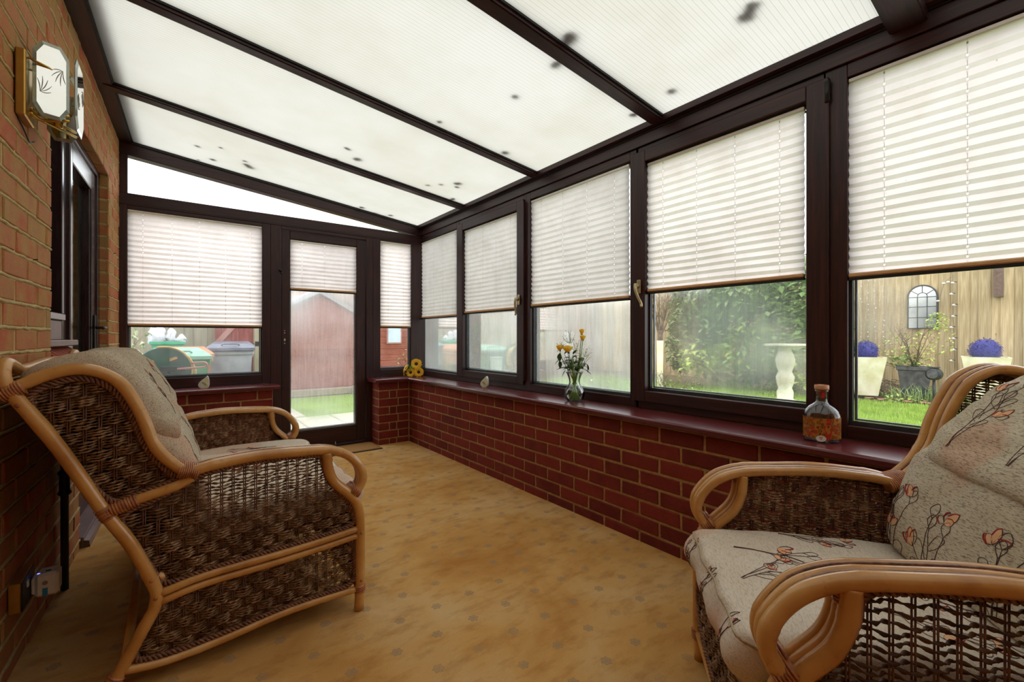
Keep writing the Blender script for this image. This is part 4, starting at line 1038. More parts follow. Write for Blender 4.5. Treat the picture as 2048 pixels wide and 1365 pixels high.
# ---- doormat
k = N('coir_mat'); v = k.coord('Object'); n1 = k.noise(v, 300, 2, .7); M['coir'] = k.done(k.bsdf(k.ramp(n1, [(.3, lin((150, 104, 58))), (.7, lin((196, 150, 96)))]), .95, k.bump(n1, .8, .004), 0, .1))
dm = thing('doormat', 'tan coir doormat with dark rubber edge in front of the end door', 'doormat', (1.15, 4.045, 0))
obj('mat', MB().box(-.355, .345, -.142, .145, .0005, .011, .002), M['coir'], dm)
obj('rubber_edge', MB().box(-.367, .357, -.154, .155, .0004, .006, .002), M['gasket'], dm)
# ---- vase of yellow roses
def glassmat(name, col=(.95, .98, .96), rough=0.0, ior=1.45):
    k = N(name); lp = k.n('ShaderNodeBsdfGlass'); lp.inputs['IOR'].default_value = ior; lp.inputs['Roughness'].default_value = rough; lp.inputs[0].default_value = tuple(col) + (1,)
    return k.done(lp.outputs[0])
def thin_glass(name, tint, refl=.5):
    k = N(name); tp = k.n('ShaderNodeBsdfTransparent'); tp.inputs[0].default_value = tuple(tint) + (1,); gl = k.n('ShaderNodeBsdfGlossy'); gl.inputs['Roughness'].default_value = .02
    lw = k.n('ShaderNodeLayerWeight'); lw.inputs[0].default_value = .22; mx = k.n('ShaderNodeMixShader'); k.l(k.math('MULTIPLY_ADD', lw.outputs['Fresnel'], refl, .05 * refl), mx.inputs[0]); k.l(tp.outputs[0], mx.inputs[1]); k.l(gl.outputs[0], mx.inputs[2]); return k.done(mx.outputs[0])
M['vglass'] = thin_glass('vase_glass', (.97, .985, .975), .9); M['water'] = thin_glass('vase_water', (.95, .98, .94), .3)
M['stem'] = plain('green_stem', (112, 158, 66), (142, 188, 92), .5, 30); M['leaf_dk'] = plain('rose_leaf', (28, 60, 28), (52, 92, 40), .4, 40)
M['leaf_lt'] = plain('light_leaf', (104, 138, 62), (140, 164, 84), .5, 40)
k = N('yellow_petal'); v = k.coord('Object'); cc = k.ramp(k.noise(v, 30, 2, .5), [(.35, lin((255, 214, 66))), (.6, lin((255, 236, 120)))]); t_ = k.n('ShaderNodeBsdfTranslucent'); k.l(cc, t_.inputs[0]); mx = k.n('ShaderNodeMixShader'); mx.inputs[0].default_value = .6; k.l(k.bsdf(cc, .6), mx.inputs[1]); k.l(t_.outputs[0], mx.inputs[2]); M['petal'] = k.done(mx.outputs[0])
M['tiny_white'] = plain('tiny_white_flower', (226, 224, 218), (70, 62, 50), .7, 300)
VC = (1.936, 1.926, .612); VR = -math.radians(37.2)
va = thing('glass_vase', 'clear waisted glass vase of water on the window sill, holding roses', 'vase', VC, VR)
prof = [(.001, .001), (.040, .001), (.047, .006), (.058, .022), (.0625, .045), (.056, .070), (.040, .092), (.0325, .110), (.034, .130), (.042, .155), (.053, .178)]
pr = [(p.x, p.z) for p in spline([(a, 0, b_) for a, b_ in prof], 3)]
obj('glass_body', MB().lathe(pr + [(r - .0016, z) for r, z in pr[::-1][:-2]], n=36, capb=False), M['vglass'], va, smooth=True)
obj('rim', MB().tube([(.0525 * math.cos(a), .0525 * math.sin(a), .178) for a in [i * math.pi / 16 for i in range(32)]], .0011, 5, closed=True), M['white_plastic'], va, smooth=True)
obj('water', MB().lathe([(r - .003, z + .002) for r, z in pr if z < .1] + [(.001, .098)], n=30), M['water'], va, smooth=True)
def leaf(mb, p, d, L, w, up=(0, 0, 1), curl=.2):
    p, d = Vector(p), Vector(d).normalized(); s_ = d.cross(Vector(up)); s_ = s_.normalized() if s_.length > .01 else Vector((1, 0, 0)); u = s_.cross(d)
    rows = [(0, 0.0), (.25, .8), (.5, 1.0), (.78, .6), (1, 0)]
    vs = []
    for t, ww in rows:
        c = p + d * L * t - u * curl * L * t * t
        vs += [c - s_ * w * ww * .5 + u * w * .14 * ww, c, c + s_ * w * ww * .5 + u * w * .14 * ww]
    fs = []
    for i in range(4): a = i * 3; fs += [(a, a + 1, a + 4, a + 3), (a + 1, a + 2, a + 5, a + 4)]
    mb.add(vs, fs)
def rose(name, label, c, R, H, openness, stem_pts, group):
    t = thing(name, label, 'flower', Vector(VC) + Matrix.Rotation(VR, 3, 'Z') @ Vector(c), VR, group)
    head = MB(); rr = random.Random(int(c[0] * 1000) + 77)
    for lay in range(4):
        n = 3 + lay; r0 = R * (.28 + .24 * lay); hh = H * (1.0 - .06 * lay)
        q = MB()
        for i in range(n):
            a0 = 2 * math.pi * i / n + lay * .7; span = 2 * math.pi / n * .72
            vs = []
            for v_ in range(5):
                for u_ in range(5):
                    a = a0 + span * (u_ / 4 - .5) * 1.5; tt = v_ / 4
                    r = r0 * (.35 + .65 * math.sin(tt * 1.5)) * (1 + openness * lay * .13 * tt * tt) * (1 - .05 * (u_ == 0 or u_ == 4))
                    z = hh * (tt - .12 * tt * (abs(u_ - 2) / 2) ** 2)
                    vs.append((r * math.cos(a), r * math.sin(a), z))
            q.add(vs, [(v_ * 5 + u_, v_ * 5 + u_ + 1, v_ * 5 + u_ + 6, v_ * 5 + u_ + 5) for v_ in range(4) for u_ in range(4)])
        head.add(q.v, q.f)
    obj('petals', head, M['petal'], t, smooth=True, fixn=False, kind='stuff')
    cx = MB()
    for i in range(5):
        a = i * 1.257; leaf(cx, (0, 0, .001), (math.cos(a), math.sin(a), -.1), R * .9, R * .35, curl=.4)
    obj('sepals', cx, M['leaf_dk'], t, fixn=False)
    o_ = Vector(c); obj('stem', MB().tube(spline([Vector(p) - o_ for p in stem_pts], 5), .0024, 6), M['stem'], t, smooth=True)
    return t
GR = 'yellow roses in the sill vase'
zf = -.612
rose('yellow_rose', 'small yellow rose bud leaning out left of the vase group', (-.090, 0, .306), .020, .036, .4, [(-.090, 0, .306), (-.072, .0, .25), (-.03, 0, .17), (.004, .005, .10), (.02, .01, .01)], GR)
rose('yellow_rose', 'open yellow rose, the widest bloom in the sill vase', (-.043, -.01, .296), .030, .042, .55, [(-.043, -.01, .300), (-.03, -.01, .24), (-.012, -.005, .17), (-.004, 0, .10), (.012, -.015, .01)], GR)
rose('yellow_rose', 'topmost tall yellow rose bud above the vase', (.044, .0, .402), .015, .036, .2, [(.044, 0, .402), (.036, 0, .33), (.022, 0, .2), (.0, .01, .1), (-.02, .01, .01)], GR)
rose('yellow_rose', 'second tall yellow rose bud just beneath the topmost one', (.048, -.012, .368), .017, .032, .3, [(.048, -.012, .368), (.040, -.01, .30), (.018, -.005, .17), (.004, -.01, .1), (-.01, -.02, .01)], GR)
fo = thing('flower_foliage', 'dark green leaves and sprigs filling the vase around the roses', 'foliage', VC, VR)
lm, sm, ltm = MB(), MB(), MB(); rr = random.Random(12)
for i in range(22):
    a = rr.uniform(0, 6.28); e = rr.uniform(.02, .085); h = rr.uniform(.20, .29)
    b0 = (.02 * math.cos(a + 3), .02 * math.sin(a + 3), .01)
    end = (e * math.cos(a) * 1.0, e * math.sin(a) * .5, h); S_ = spline([b0, (0.006 * math.cos(a), .006 * math.sin(a), .11), (e * .4 * math.cos(a), e * .3 * math.sin(a), .18), end], 5)
    sm.tube(S_, .0019, 5)
    for j in range(6):
        q = S_[-1 - j * 2]; an = rr.uniform(0, 6.28)
        if q.z > .185: leaf(lm if rr.random() < .75 else ltm, q, (math.cos(an), math.sin(an) * .6, rr.uniform(-.3, .7)), rr.uniform(.034, .052), rr.uniform(.018, .028), curl=.2)
for p, d_ in (((-.085, 0, .255), (-1, .1, -.9)), ((-.09, 0, .245), (.1, .1, -1)), ((-.04, 0, .20), (-1, 0, .1)), ((-.05, .0, .19), (-.6, 0, -.9)), ((-.06, 0, .2), (-1, .2, -.15)), ((.07, 0, .23), (.5, 0, -1)), ((.075, 0, .22), (.15, 0, -1)), ((.06, 0, .19), (.5, 0, -.3)), ((-.09, 0, .29), (0, 0, -1))):
    leaf(lm, p, d_, .052, .030, curl=.1)
for p, d_ in (((.055, 0, .23), (.6, 0, 1)), ((.04, 0, .25), (.1, 0, 1)), ((.06, .01, .22), (.75, 0, 1))): leaf(ltm, p, d_, .07, .014, curl=.1)
for i in range(12):
    a = rr.uniform(0, 6.28); sm.tube([(.034 * math.cos(a), .034 * math.sin(a), .008), (.012 * math.cos(a + 2.6), .012 * math.sin(a + 2.6), .11)], .0032, 6)
obj('stems', sm, M['stem'], fo, smooth=True, kind='stuff'); obj('leaves', lm, M['leaf_dk'], fo, fixn=False, kind='stuff'); obj('pale_leaves', ltm, M['leaf_lt'], fo, fixn=False, kind='stuff')
gy = thing('gypsophila', 'fine sprays of tiny white flowers between the roses', 'flowers', VC, VR)
st, bl = MB(), MB()
for cx_, cz_, rx, rz_, n in ((-.035, .385, .035, .045, 40), (-.075, .335, .035, .02, 22), (.012, .335, .04, .045, 26), (.075, .30, .03, .04, 22), (.03, .235, .05, .035, 45)):
    for i in range(n):
        a = rr.uniform(0, 6.28); q = rr.random() ** .5; p = (cx_ + rx * q * math.cos(a), rr.uniform(-.03, .03), cz_ + rz_ * q * math.sin(a)); bl.ico(p, rr.uniform(.0014, .0030), 1)
        st.tube([p, (cx_ * .8 + (p[0] - cx_) * .3, p[1] * .4, cz_ - rz_ * .8), ], .0005, 3)
    st.tube([(cx_ * .8, 0, cz_ - rz_ * .8), (cx_ * .3, 0, .2), (0, 0, .12)], .0008, 4)
obj('sprigs', st, M['stem'], gy, kind='stuff'); obj('blossoms', bl, M['tiny_white'], gy, kind='stuff')
# ---- bottle
BC = (1.934, .634, .612); BRr = -math.atan2(1.934, .634)
bt = thing('gin_bottle', 'rounded clear glass bottle with amber printed wrap and wooden stopper on the sill', 'bottle', BC, BRr)
M['bglass'] = thin_glass('bottle_glass', (.94, .96, .97), 1.5)
k = N('amber_print'); v = k.coord('Object'); vo = k.n('ShaderNodeTexVoronoi'); vo.inputs['Scale'].default_value = 75; k.l(v, vo.inputs['Vector'])
cc = k.ramp(vo.outputs['Distance'], [(.12, lin((176, 44, 20))), (.3, lin((232, 150, 60))), (.45, lin((140, 70, 36))), (.55, lin((240, 166, 76)))]); tp = k.n('ShaderNodeBsdfTransparent'); k.l(cc, tp.inputs[0])
mx = k.n('ShaderNodeMixShader'); mx.inputs[0].default_value = .5; k.l(tp.outputs[0], mx.inputs[1]); k.l(k.bsdf(cc, .3), mx.inputs[2]); M['amber'] = k.done(mx.outputs[0])
M['cork'] = plain('pale_wood_stopper', (196, 142, 100), (214, 164, 124), .5, 30, stretch=(1, 1, 6)); M['red'] = plain('red_tape', (188, 26, 26), (206, 40, 34), .5, 30)
bp = [(.001, .004), (.030, .006), (.050, .001), (.0565, .004), (.0585, .012), (.0585, .085), (.0575, .098), (.052, .112), (.040, .127), (.026, .137), (.0185, .144), (.0172, .155), (.0172, .181), (.021, .182), (.021, .187), (.0165, .188)]
obj('glass_body', MB().lathe(bp, n=40, capb=False), M['bglass'], bt, smooth=True)
obj('glass_base', MB().lathe([(.001, .002), (.052, .001), (.054, .010), (.030, .013), (.001, .016)], n=30), M['vglass'], bt, smooth=True)
am = MB(); n = 46
for i in range(n + 1):
    a = -2.6 + 5.2 * i / n - math.pi / 2; am.v += [(.0590 * math.cos(a), .0590 * math.sin(a), .014), (.0590 * math.cos(a), .0590 * math.sin(a), .090)]
am.f = [(2 * i, 2 * i + 2, 2 * i + 3, 2 * i + 1) for i in range(n)]; obj('printed_wrap', am, M['amber'], bt, smooth=True, fixn=False)
def cyl_poly(mb, pts, r=.0596):
    mb.add([(r * math.sin(x / r), -r * math.cos(x / r), z) for x, z in pts], [tuple(range(len(pts)))])
fg = MB()
X0 = .021
for pts in ([(-.007, .080), (.007, .080), (.006, .092 - .004), (-.006, .088)], [(-.006, .066), (.006, .066), (.006, .077), (-.006, .077)], [(-.014, .046), (.014, .046), (.012, .064), (-.012, .064)], [(-.009, .030), (.009, .030), (.011, .045), (-.011, .045)], [(-.007, .012), (-.001, .012), (-.001, .029), (-.007, .029)], [(.001, .012), (.007, .012), (.007, .029), (.001, .029)]):
    cyl_poly(fg, [(X0 + a, b_) for a, b_ in pts])
obj('printed_figure', fg, M['red'], bt, fixn=False, kind='stuff')
fl_ = MB()
for (cx_, cz_) in ((-.032, .050), (-.047, .034), (-.018, .038), (-.036, .028), (.047, .060), (.050, .040)):
    for i in range(5):
        a = i * 1.257; cyl_poly(fl_, [(cx_ + .0015 * math.cos(a), cz_ + .0015 * math.sin(a)), (cx_ + .0065 * math.cos(a - .4), cz_ + .0065 * math.sin(a - .4)), (cx_ + .0085 * math.cos(a), cz_ + .0085 * math.sin(a)), (cx_ + .0065 * math.cos(a + .4), cz_ + .0065 * math.sin(a + .4))])
obj('printed_flowers', fl_, M['red'], bt, fixn=False, kind='stuff')
wd = MB(); cyl_poly(wd, [(-.002 + .016 * math.cos(i * .449), .0165 + .0115 * math.sin(i * .449)) for i in range(14)], .0600); obj('white_badge', wd, M['white_plastic'], bt, fixn=False)
rd_ = MB()
for (a, b_) in ((-.005, .020), (.001, .021), (-.002, .015)): cyl_poly(rd_, [(a + .0024 * math.cos(i), b_ + .0022 * math.sin(i)) for i in range(6)], .0604)
obj('badge_berries', rd_, M['red'], bt, fixn=False, kind='stuff')
obj('stopper', MB().lathe([(.0155, .165), (.0155, .188), (.0225, .189), (.0232, .193), (.0232, .204), (.0215, .207), (.001, .207)], n=28), M['cork'], bt, smooth=True)
obj('seal_tape', MB().box(-.001, .009, -.0178, -.0172, .160, .188).box(-.022, -.010, -.012, -.002, .2068, .2082, .0005).box(.006, .020, -.012, .002, .2068, .2078, .0004), M['red'], bt)
# ---- air fresheners
def freshener(label, loc, rz, s):
    t = thing('air_freshener', label, 'air freshener', loc, rz, 'teardrop air fresheners on the sills')
    prof2 = [(-.012, 0), (.020, 0), (.030, .006), (.036, .022), (.037, .045), (.035, .070), (.030, .088), (.024, .098), (.017, .095), (.006, .082), (-.014, .066), (-.030, .048), (-.037, .030), (-.032, .014), (-.022, .005)]
    q = [(p.x * s, p.z * s) for p in spline([(a, 0, b_) for a, b_ in prof2], 3, closed=True)]
    m = MB().prism(q, 1, -.011, .012); qi = [(x * .84 + .002, (z - .045 * s) * .84 + .045 * s) for x, z in q]
    m.v = [(x, y, z) for x, y, z in m.v]
    obj('shell', m, M['white_plastic'], t); m = MB().prism(qi, 1, -.013, -.0111); obj('front_panel', m, M['panel_cream'], t)
    m = MB()
    for i in range(9):
        a = .15 + i * .17; L = .030 * s; c0 = (-.012 * s, .022 * s)
        m.add([(c0[0] + math.cos(a - .05) * L * .35, -.0135, c0[1] + math.sin(a - .05) * L * .35), (c0[0] + math.cos(a - .07) * L, -.0135, c0[1] + math.sin(a - .07) * L), (c0[0] + math.cos(a + .05) * L, -.0135, c0[1] + math.sin(a + .05) * L)], [(0, 1, 2)])
    obj('leaf_print', m, M['lime'], t, fixn=False, kind='stuff')
M['panel_cream'] = plain('cream_panel', (240, 234, 208), (222, 216, 160), .5, 40); M['lime'] = plain('lime_print', (140, 146, 30), (110, 116, 24), .6, 40)
freshener('white teardrop air freshener on the sill below the wide end window', (.195, 4.10, .612), -.12, .95)
freshener('white teardrop air freshener on the garden sill, far left of the vase', (1.925, 2.885, .612), -1.15, .86)
# ---- sunflowers
SC_ = Vector((1.875, 4.075, .612))
M['sun_petal'] = plain('sunflower_petal', (240, 176, 16), (252, 206, 40), .6, 60); M['sun_disc'] = plain('sunflower_disc', (44, 20, 12), (84, 44, 18), .8, 200); M['fresh_green'] = plain('fresh_green', (130, 180, 40), (160, 200, 60), .6, 60)
LBL = ['topmost artificial sunflower of the bunch in the sill corner', 'artificial sunflower at the lower middle of the corner bunch', 'artificial sunflower at the lower right of the corner bunch', 'artificial sunflower turned away at the left of the corner bunch', 'small artificial sunflower low at the left of the corner bunch']
rm = Matrix.Rotation(VR, 3, 'Z')
for i, (x, y, z, R, nd) in enumerate(((.03, .03, .125, .052, (.1, -1, .3)), (-.012, -.03, .045, .045, (-.15, -1, .15)), (.062, -.01, .048, .048, (.2, -1, .1)), (-.065, .0, .085, .040, (-.8, -.5, .5)), (-.082, -.005, .040, .034, (-1, -.35, .0)))):
    c = SC_ + rm @ Vector((x, y, z)); d_ = (rm @ Vector(nd)).normalized(); u = d_.orthogonal().normalized(); w = d_.cross(u)
    t = thing('sunflower', LBL[i], 'flower', c, 0, 'artificial sunflowers in the sill corner')
    pm = MB(); rr = random.Random(i)
    for ly in range(2):
        for k_ in range(13):
            a = 2 * math.pi * (k_ + .5 * ly) / 13; dr = u * math.cos(a) + w * math.sin(a)
            leaf(pm, dr * R * .28 - d_ * .002 * ly, dr + d_ * (.25 - .2 * ly), R * .78 * rr.uniform(.85, 1.1), R * .42, up=d_, curl=.15)
    obj('petals', pm, M['sun_petal'], t, fixn=False, kind='stuff')
    rows_ = MB(); rows_.ico((0, 0, 0), R * .33, 2)
    rows_.v = [tuple((Vector(p) - d_ * Vector(p).dot(d_) * .65)) for p in rows_.v]; obj('seed_disc', rows_, M['sun_disc'], t, smooth=True)
    stp = [-d_ * .008, -d_ * .03 + Vector((0, 0, -z * .4)), Vector((.02, .02, -z + .006))]; obj('stem', MB().tube(spline(stp, 4), .003, 6), M['fresh_green'], t, smooth=True)
gl_ = MB(); rr = random.Random(4)
for i in range(26):
    a = rr.uniform(0, 6.28); p = rm @ Vector((-.02 + rr.uniform(-.02, .02), -.02, .085 + rr.uniform(-.02, .03))); leaf(gl_, p, rm @ Vector((math.cos(a), -.5, math.sin(a) * .8 + .3)), .035, .012)
o = obj('sunflower_leaves', gl_, M['fresh_green'], fixn=False, kind='stuff'); o.location = SC_; tag(o, 'bright green filler leaves in the middle of the sunflower bunch', 'leaves')
# ================================================================ GARDEN AND YARD
GZ = -.12
k = N('lawn'); v = k.coord('Object'); n1 = k.noise(v, 1.3, 4, .6); n2 = k.noise(v, 40, 4, .7)
cc = k.ramp(n1, [(.3, lin((118, 142, 58))), (.55, lin((142, 168, 72))), (.75, lin((160, 178, 92)))]); cc = k.mix(k.math('MULTIPLY', n2, .5), cc, lin((80, 110, 40)), 'MULTIPLY')
M['lawn'] = k.done(k.bsdf(cc, .95, k.bump(n2, .8, .02), 0, .1))
M['grass'] = plain('grass_blades', (122, 148, 58), (166, 190, 88), .8, 3, spec=.1)
M['soil'] = plain('garden_soil', (84, 72, 48), (112, 96, 62), .95, 8, .8)
k = N('fence_board'); v = k.coord('Object', (8, 8, .5)); vo = k.n('ShaderNodeTexVoronoi'); oi = k.n('ShaderNodeObjectInfo'); sh_ = k.n('ShaderNodeVectorMath', operation='ADD'); k.l(k.coord('Object', (1, .3, .55)), sh_.inputs[0])
cx = k.n('ShaderNodeCombineXYZ'); k.l(k.math('MULTIPLY', oi.outputs['Random'], 40.0), cx.inputs[2]); k.l(cx.outputs[0], sh_.inputs[1]); k.l(sh_.outputs[0], vo.inputs['Vector']); vo.inputs['Scale'].default_value = 3.4
cc = k.ramp(k.noise(v, 5, 4, .6), [(.35, lin((160, 136, 98))), (.65, lin((198, 176, 138)))]); hs = k.n('ShaderNodeHueSaturation'); k.l(k.math('MULTIPLY_ADD', oi.outputs['Random'], .42, .79), hs.inputs['Value']); k.l(cc, hs.inputs['Color'])
cc = k.mix(k.ramp(vo.outputs['Distance'], [(.035, (.9, .9, .9)), (.075, (0, 0, 0))]), hs.outputs[0], lin((96, 66, 40))); M['fence'] = k.done(k.bsdf(cc, .85, None, 0, .2))
M['fence_old'] = plain('weathered_board', (140, 130, 106), (164, 154, 128), .9, 5, .3, rnd=.2, stretch=(8, 8, .5))
M['fence_far'] = plain('brown_fence_board', (132, 108, 92), (160, 134, 114), .9, 5, .3, rnd=.2, stretch=(8, 8, .5))
M['shed'] = plain('red_brown_board', (124, 62, 46), (152, 84, 62), .85, 6, .2, rnd=.12, stretch=(1, 1, 5))
M['gate'] = plain('red_gate_board', (118, 52, 46), (146, 74, 64), .8, 6, .2, rnd=.08, stretch=(6, 6, .6)); M['gate_trim'] = plain('gate_brace', (158, 110, 98), (180, 136, 124), .8, 6)
M['slab'] = plain('paving_slab', (176, 168, 148), (196, 190, 172), .9, 6, .4, rnd=.06)
M['white_paint'] = plain('white_stone', (222, 216, 198), (196, 186, 156), .8, 5, .2); M['cream_pot'] = plain('cream_planter', (232, 226, 200), (206, 196, 150), .7, 4)
M['navy'] = plain('blue_topiary_ball', (44, 42, 116), (76, 72, 160), .8, 60); M['dark_pot'] = plain('dark_stone_pot', (60, 58, 60), (92, 88, 88), .8, 14, .4)
M['bush'] = plain('ivy_leaf', (84, 112, 56), (140, 162, 96), .55, 3, rnd=.1); M['bush2'] = plain('glossy_leaf', (96, 126, 62), (152, 172, 112), .45, 3); M['bush3'] = plain('yellow_green_leaf', (156, 178, 66), (190, 200, 110), .6, 3)
M['var_leaf'] = plain('variegated_leaf', (120, 160, 60), (232, 236, 196), .5, 40, lo=.45, hi=.55); M['twig'] = plain('bare_twig', (84, 62, 54), (116, 92, 80), .85, 20)
M['bin_green'] = plain('bin_green', (66, 130, 92), (92, 154, 112), .5, 6); M['lid_green'] = plain('bin_lid_green', (128, 178, 150), (150, 194, 170), .5, 6); M['bin_brown'] = plain('bin_brown', (176, 112, 76), (196, 134, 98), .5, 6); M['bin_grey'] = plain('bin_grey', (126, 132, 140), (160, 166, 172), .5, 4); M['lid_grey'] = plain('bin_lid_grey', (92, 94, 108), (120, 122, 136), .4, 6)
M['crate'] = plain('crate_green', (28, 150, 104), (50, 172, 124), .5, 8); M['reel'] = plain('reel_green', (10, 92, 64), (22, 108, 78), .45, 8); M['hose'] = plain('yellow_hose', (218, 176, 84), (236, 200, 120), .5, 20); M['rust'] = plain('rusty_tube', (170, 112, 100), (190, 136, 120), .5, 20)
M['bag'] = plain('pale_sack', (196, 200, 212), (226, 226, 226), .5, 12)
# ground
def st_(o, lb, cat): tag(o, lb, cat, kind='structure'); return o
st_(obj('ground', MB().box(-6, 30, -8, 30, GZ - .3, GZ - .004), M['soil']), 'bare garden soil under the lawn and flower bed', 'ground')
g = MB(); g.add([(2.9, -6, GZ), (9.9, -6, GZ), (9.9, 2, GZ), (9.3, 3.4, GZ), (9.2, 8.8, GZ), (1.4, 9.0, GZ), (-2, 9.0, GZ), (-2, 6.6, GZ), (2.9, 6.6, GZ)], [tuple(range(9))])
st_(obj('lawn', g, M['lawn'], fixn=False), 'bright green lawn between the conservatory and the fence', 'lawn')
def blades(name, region, n, h, seed, mat, label, parent=None, cat='grass'):
    r = random.Random(seed); V = []; F = []
    for i in range(n):
        x, y = region(r); a = r.uniform(0, 3.14); w = .006 * h / .06; hh = h * r.uniform(.5, 1.2); lx, ly = r.uniform(-.4, .4) * hh, r.uniform(-.4, .4) * hh; b = len(V)
        V += [(x - w * math.cos(a), y - w * math.sin(a), GZ), (x + w * math.cos(a), y + w * math.sin(a), GZ), (x + lx, y + ly, GZ + hh)]; F.append((b, b + 1, b + 2))
    mb = MB(); mb.v = V; mb.f = F; o = obj(name, mb, mat, parent, fixn=False, kind='stuff')
    if parent is None: tag(o, label, cat)
    return o
blades('grass', lambda r: (r.uniform(3.0, 9.8), r.uniform(-1.5, 8.8)), 60000, .06, 3, M['grass'], 'short wet grass growing all over the lawn')
# patio
pt_ = thing('patio', 'pale square paving slabs outside the end door', 'paving', (0, 0, 0), kind='structure')
sl = MB().box(-.222, .222, -.222, .222, -.04, 0, .006).mesh('paving_slab', False, True); sl.materials.append(M['slab'])
for i in range(-3, 5):
    for j in range(5):
        o = link('paving_slab', sl, pt_, (.2 + i * .455, 4.62 + j * .455, GZ + .018 + random.uniform(-.003, .003)))
o = st_(obj('path', MB().box(-3.2, 1.5, 6.8, 7.9, GZ - .02, GZ + .01), M['slab']), 'worn paving under the wheelie bins', 'paving')
# fences
def fence(name, label, p0, p1, zt, mat, w=.135, seed=0, z0=GZ, rails=True):
    p0, p1 = Vector(p0 + (0,)), Vector(p1 + (0,)); L = (p1 - p0).length; n = int(L / w); an = math.atan2(p1.y - p0.y, p1.x - p0.x)
    t = thing(name, label, 'fence', (p0.x, p0.y, z0), an); r = random.Random(seed)
    me = [MB().box(0, w * 1.16, -.009, .009, 0, zt - z0 - dz, .003).mesh('board', False, True) for dz in (0, .012, .02)]
    for m_ in me: m_.materials.append(mat)
    for i in range(n):
        o = link('board', me[i % 3], t, (i * L / n, (.017 if i % 2 else -.012) + r.uniform(-.001, .001), 0)); o.rotation_euler = (0, r.uniform(-.003, .003), 0)
    for zz in (.25, 1.0, 1.75):
        obj('rail', MB().box(0, L, -.07, -.03, zz, zz + .07, .004) if name != 'garden_fence_' else MB().box(0, L, .03, .07, zz, zz + .07), mat, t)
    return t
fence('garden_fence', 'pale vertical board garden fence behind the planters and arched mirror', (11.8, -3.0), (11.8, 10.6), 2.45, M['fence'], seed=1)
fence('garden_fence', 'brown board fence across the far end of the garden', (11.8, 10.6), (3.2, 10.6), 2.3, M['fence_far'], seed=2)
fence('garden_fence', 'grey weathered board fence behind the bins', (.55, 7.87), (-3.4, 7.87), 2.1, M['fence_old'], seed=3)
fp = thing('fence_post', 'dark upright post end hanging on the fence above the right planter', 'post', (11.74, 1.12, 1.72)); obj('post', MB().box(-.05, .03, -.062, .062, 0, .75, .004), M['twig'], fp)
# side gate
gt = thing('side_gate', 'red brown boarded gate with a pale diagonal brace behind the bins', 'gate', (.50, 7.78, GZ))
for i in range(5): obj('board', MB().box(i * .098, i * .098 + .0965, -.01, .01, 0, 1.95, .003), M['gate'], gt)
obj('brace', MB().add([(0.0, -.035, .95), (.49, -.035, 1.55), (.49, -.035, 1.66), (0.0, -.035, 1.06), (0.0, -.01, .95), (.49, -.01, 1.55), (.49, -.01, 1.66), (0, -.01, 1.06)], [(0, 1, 2, 3), (4, 7, 6, 5), (0, 4, 5, 1), (3, 2, 6, 7), (0, 3, 7, 4), (1, 5, 6, 2)]), M['gate_trim'], gt)
obj('brace', MB().add([(0.05, -.035, .35), (.49, -.035, .84), (.49, -.035, .95), (0.05, -.035, .46), (0.05, -.01, .35), (.49, -.01, .84), (.49, -.01, .95), (.05, -.01, .46)], [(0, 1, 2, 3), (4, 7, 6, 5), (0, 4, 5, 1), (3, 2, 6, 7), (0, 3, 7, 4), (1, 5, 6, 2)]), M['gate_trim'], gt)
obj('latch', MB().tube([(.38, -.03, 1.02), (.56, -.03, 1.02)], .012, 8).box(.50, .56, -.05, 0, .98, 1.06, .004), M['black_metal'], gt)
obj('post', MB().box(.495, .59, -.05, .05, 0, 2.0, .004), M['fence_old'], gt)
fence('garden_fence', 'short run of board fence right of the side gate', (1.45, 7.85), (1.1, 7.85), 2.0, M['fence_old'], seed=4)
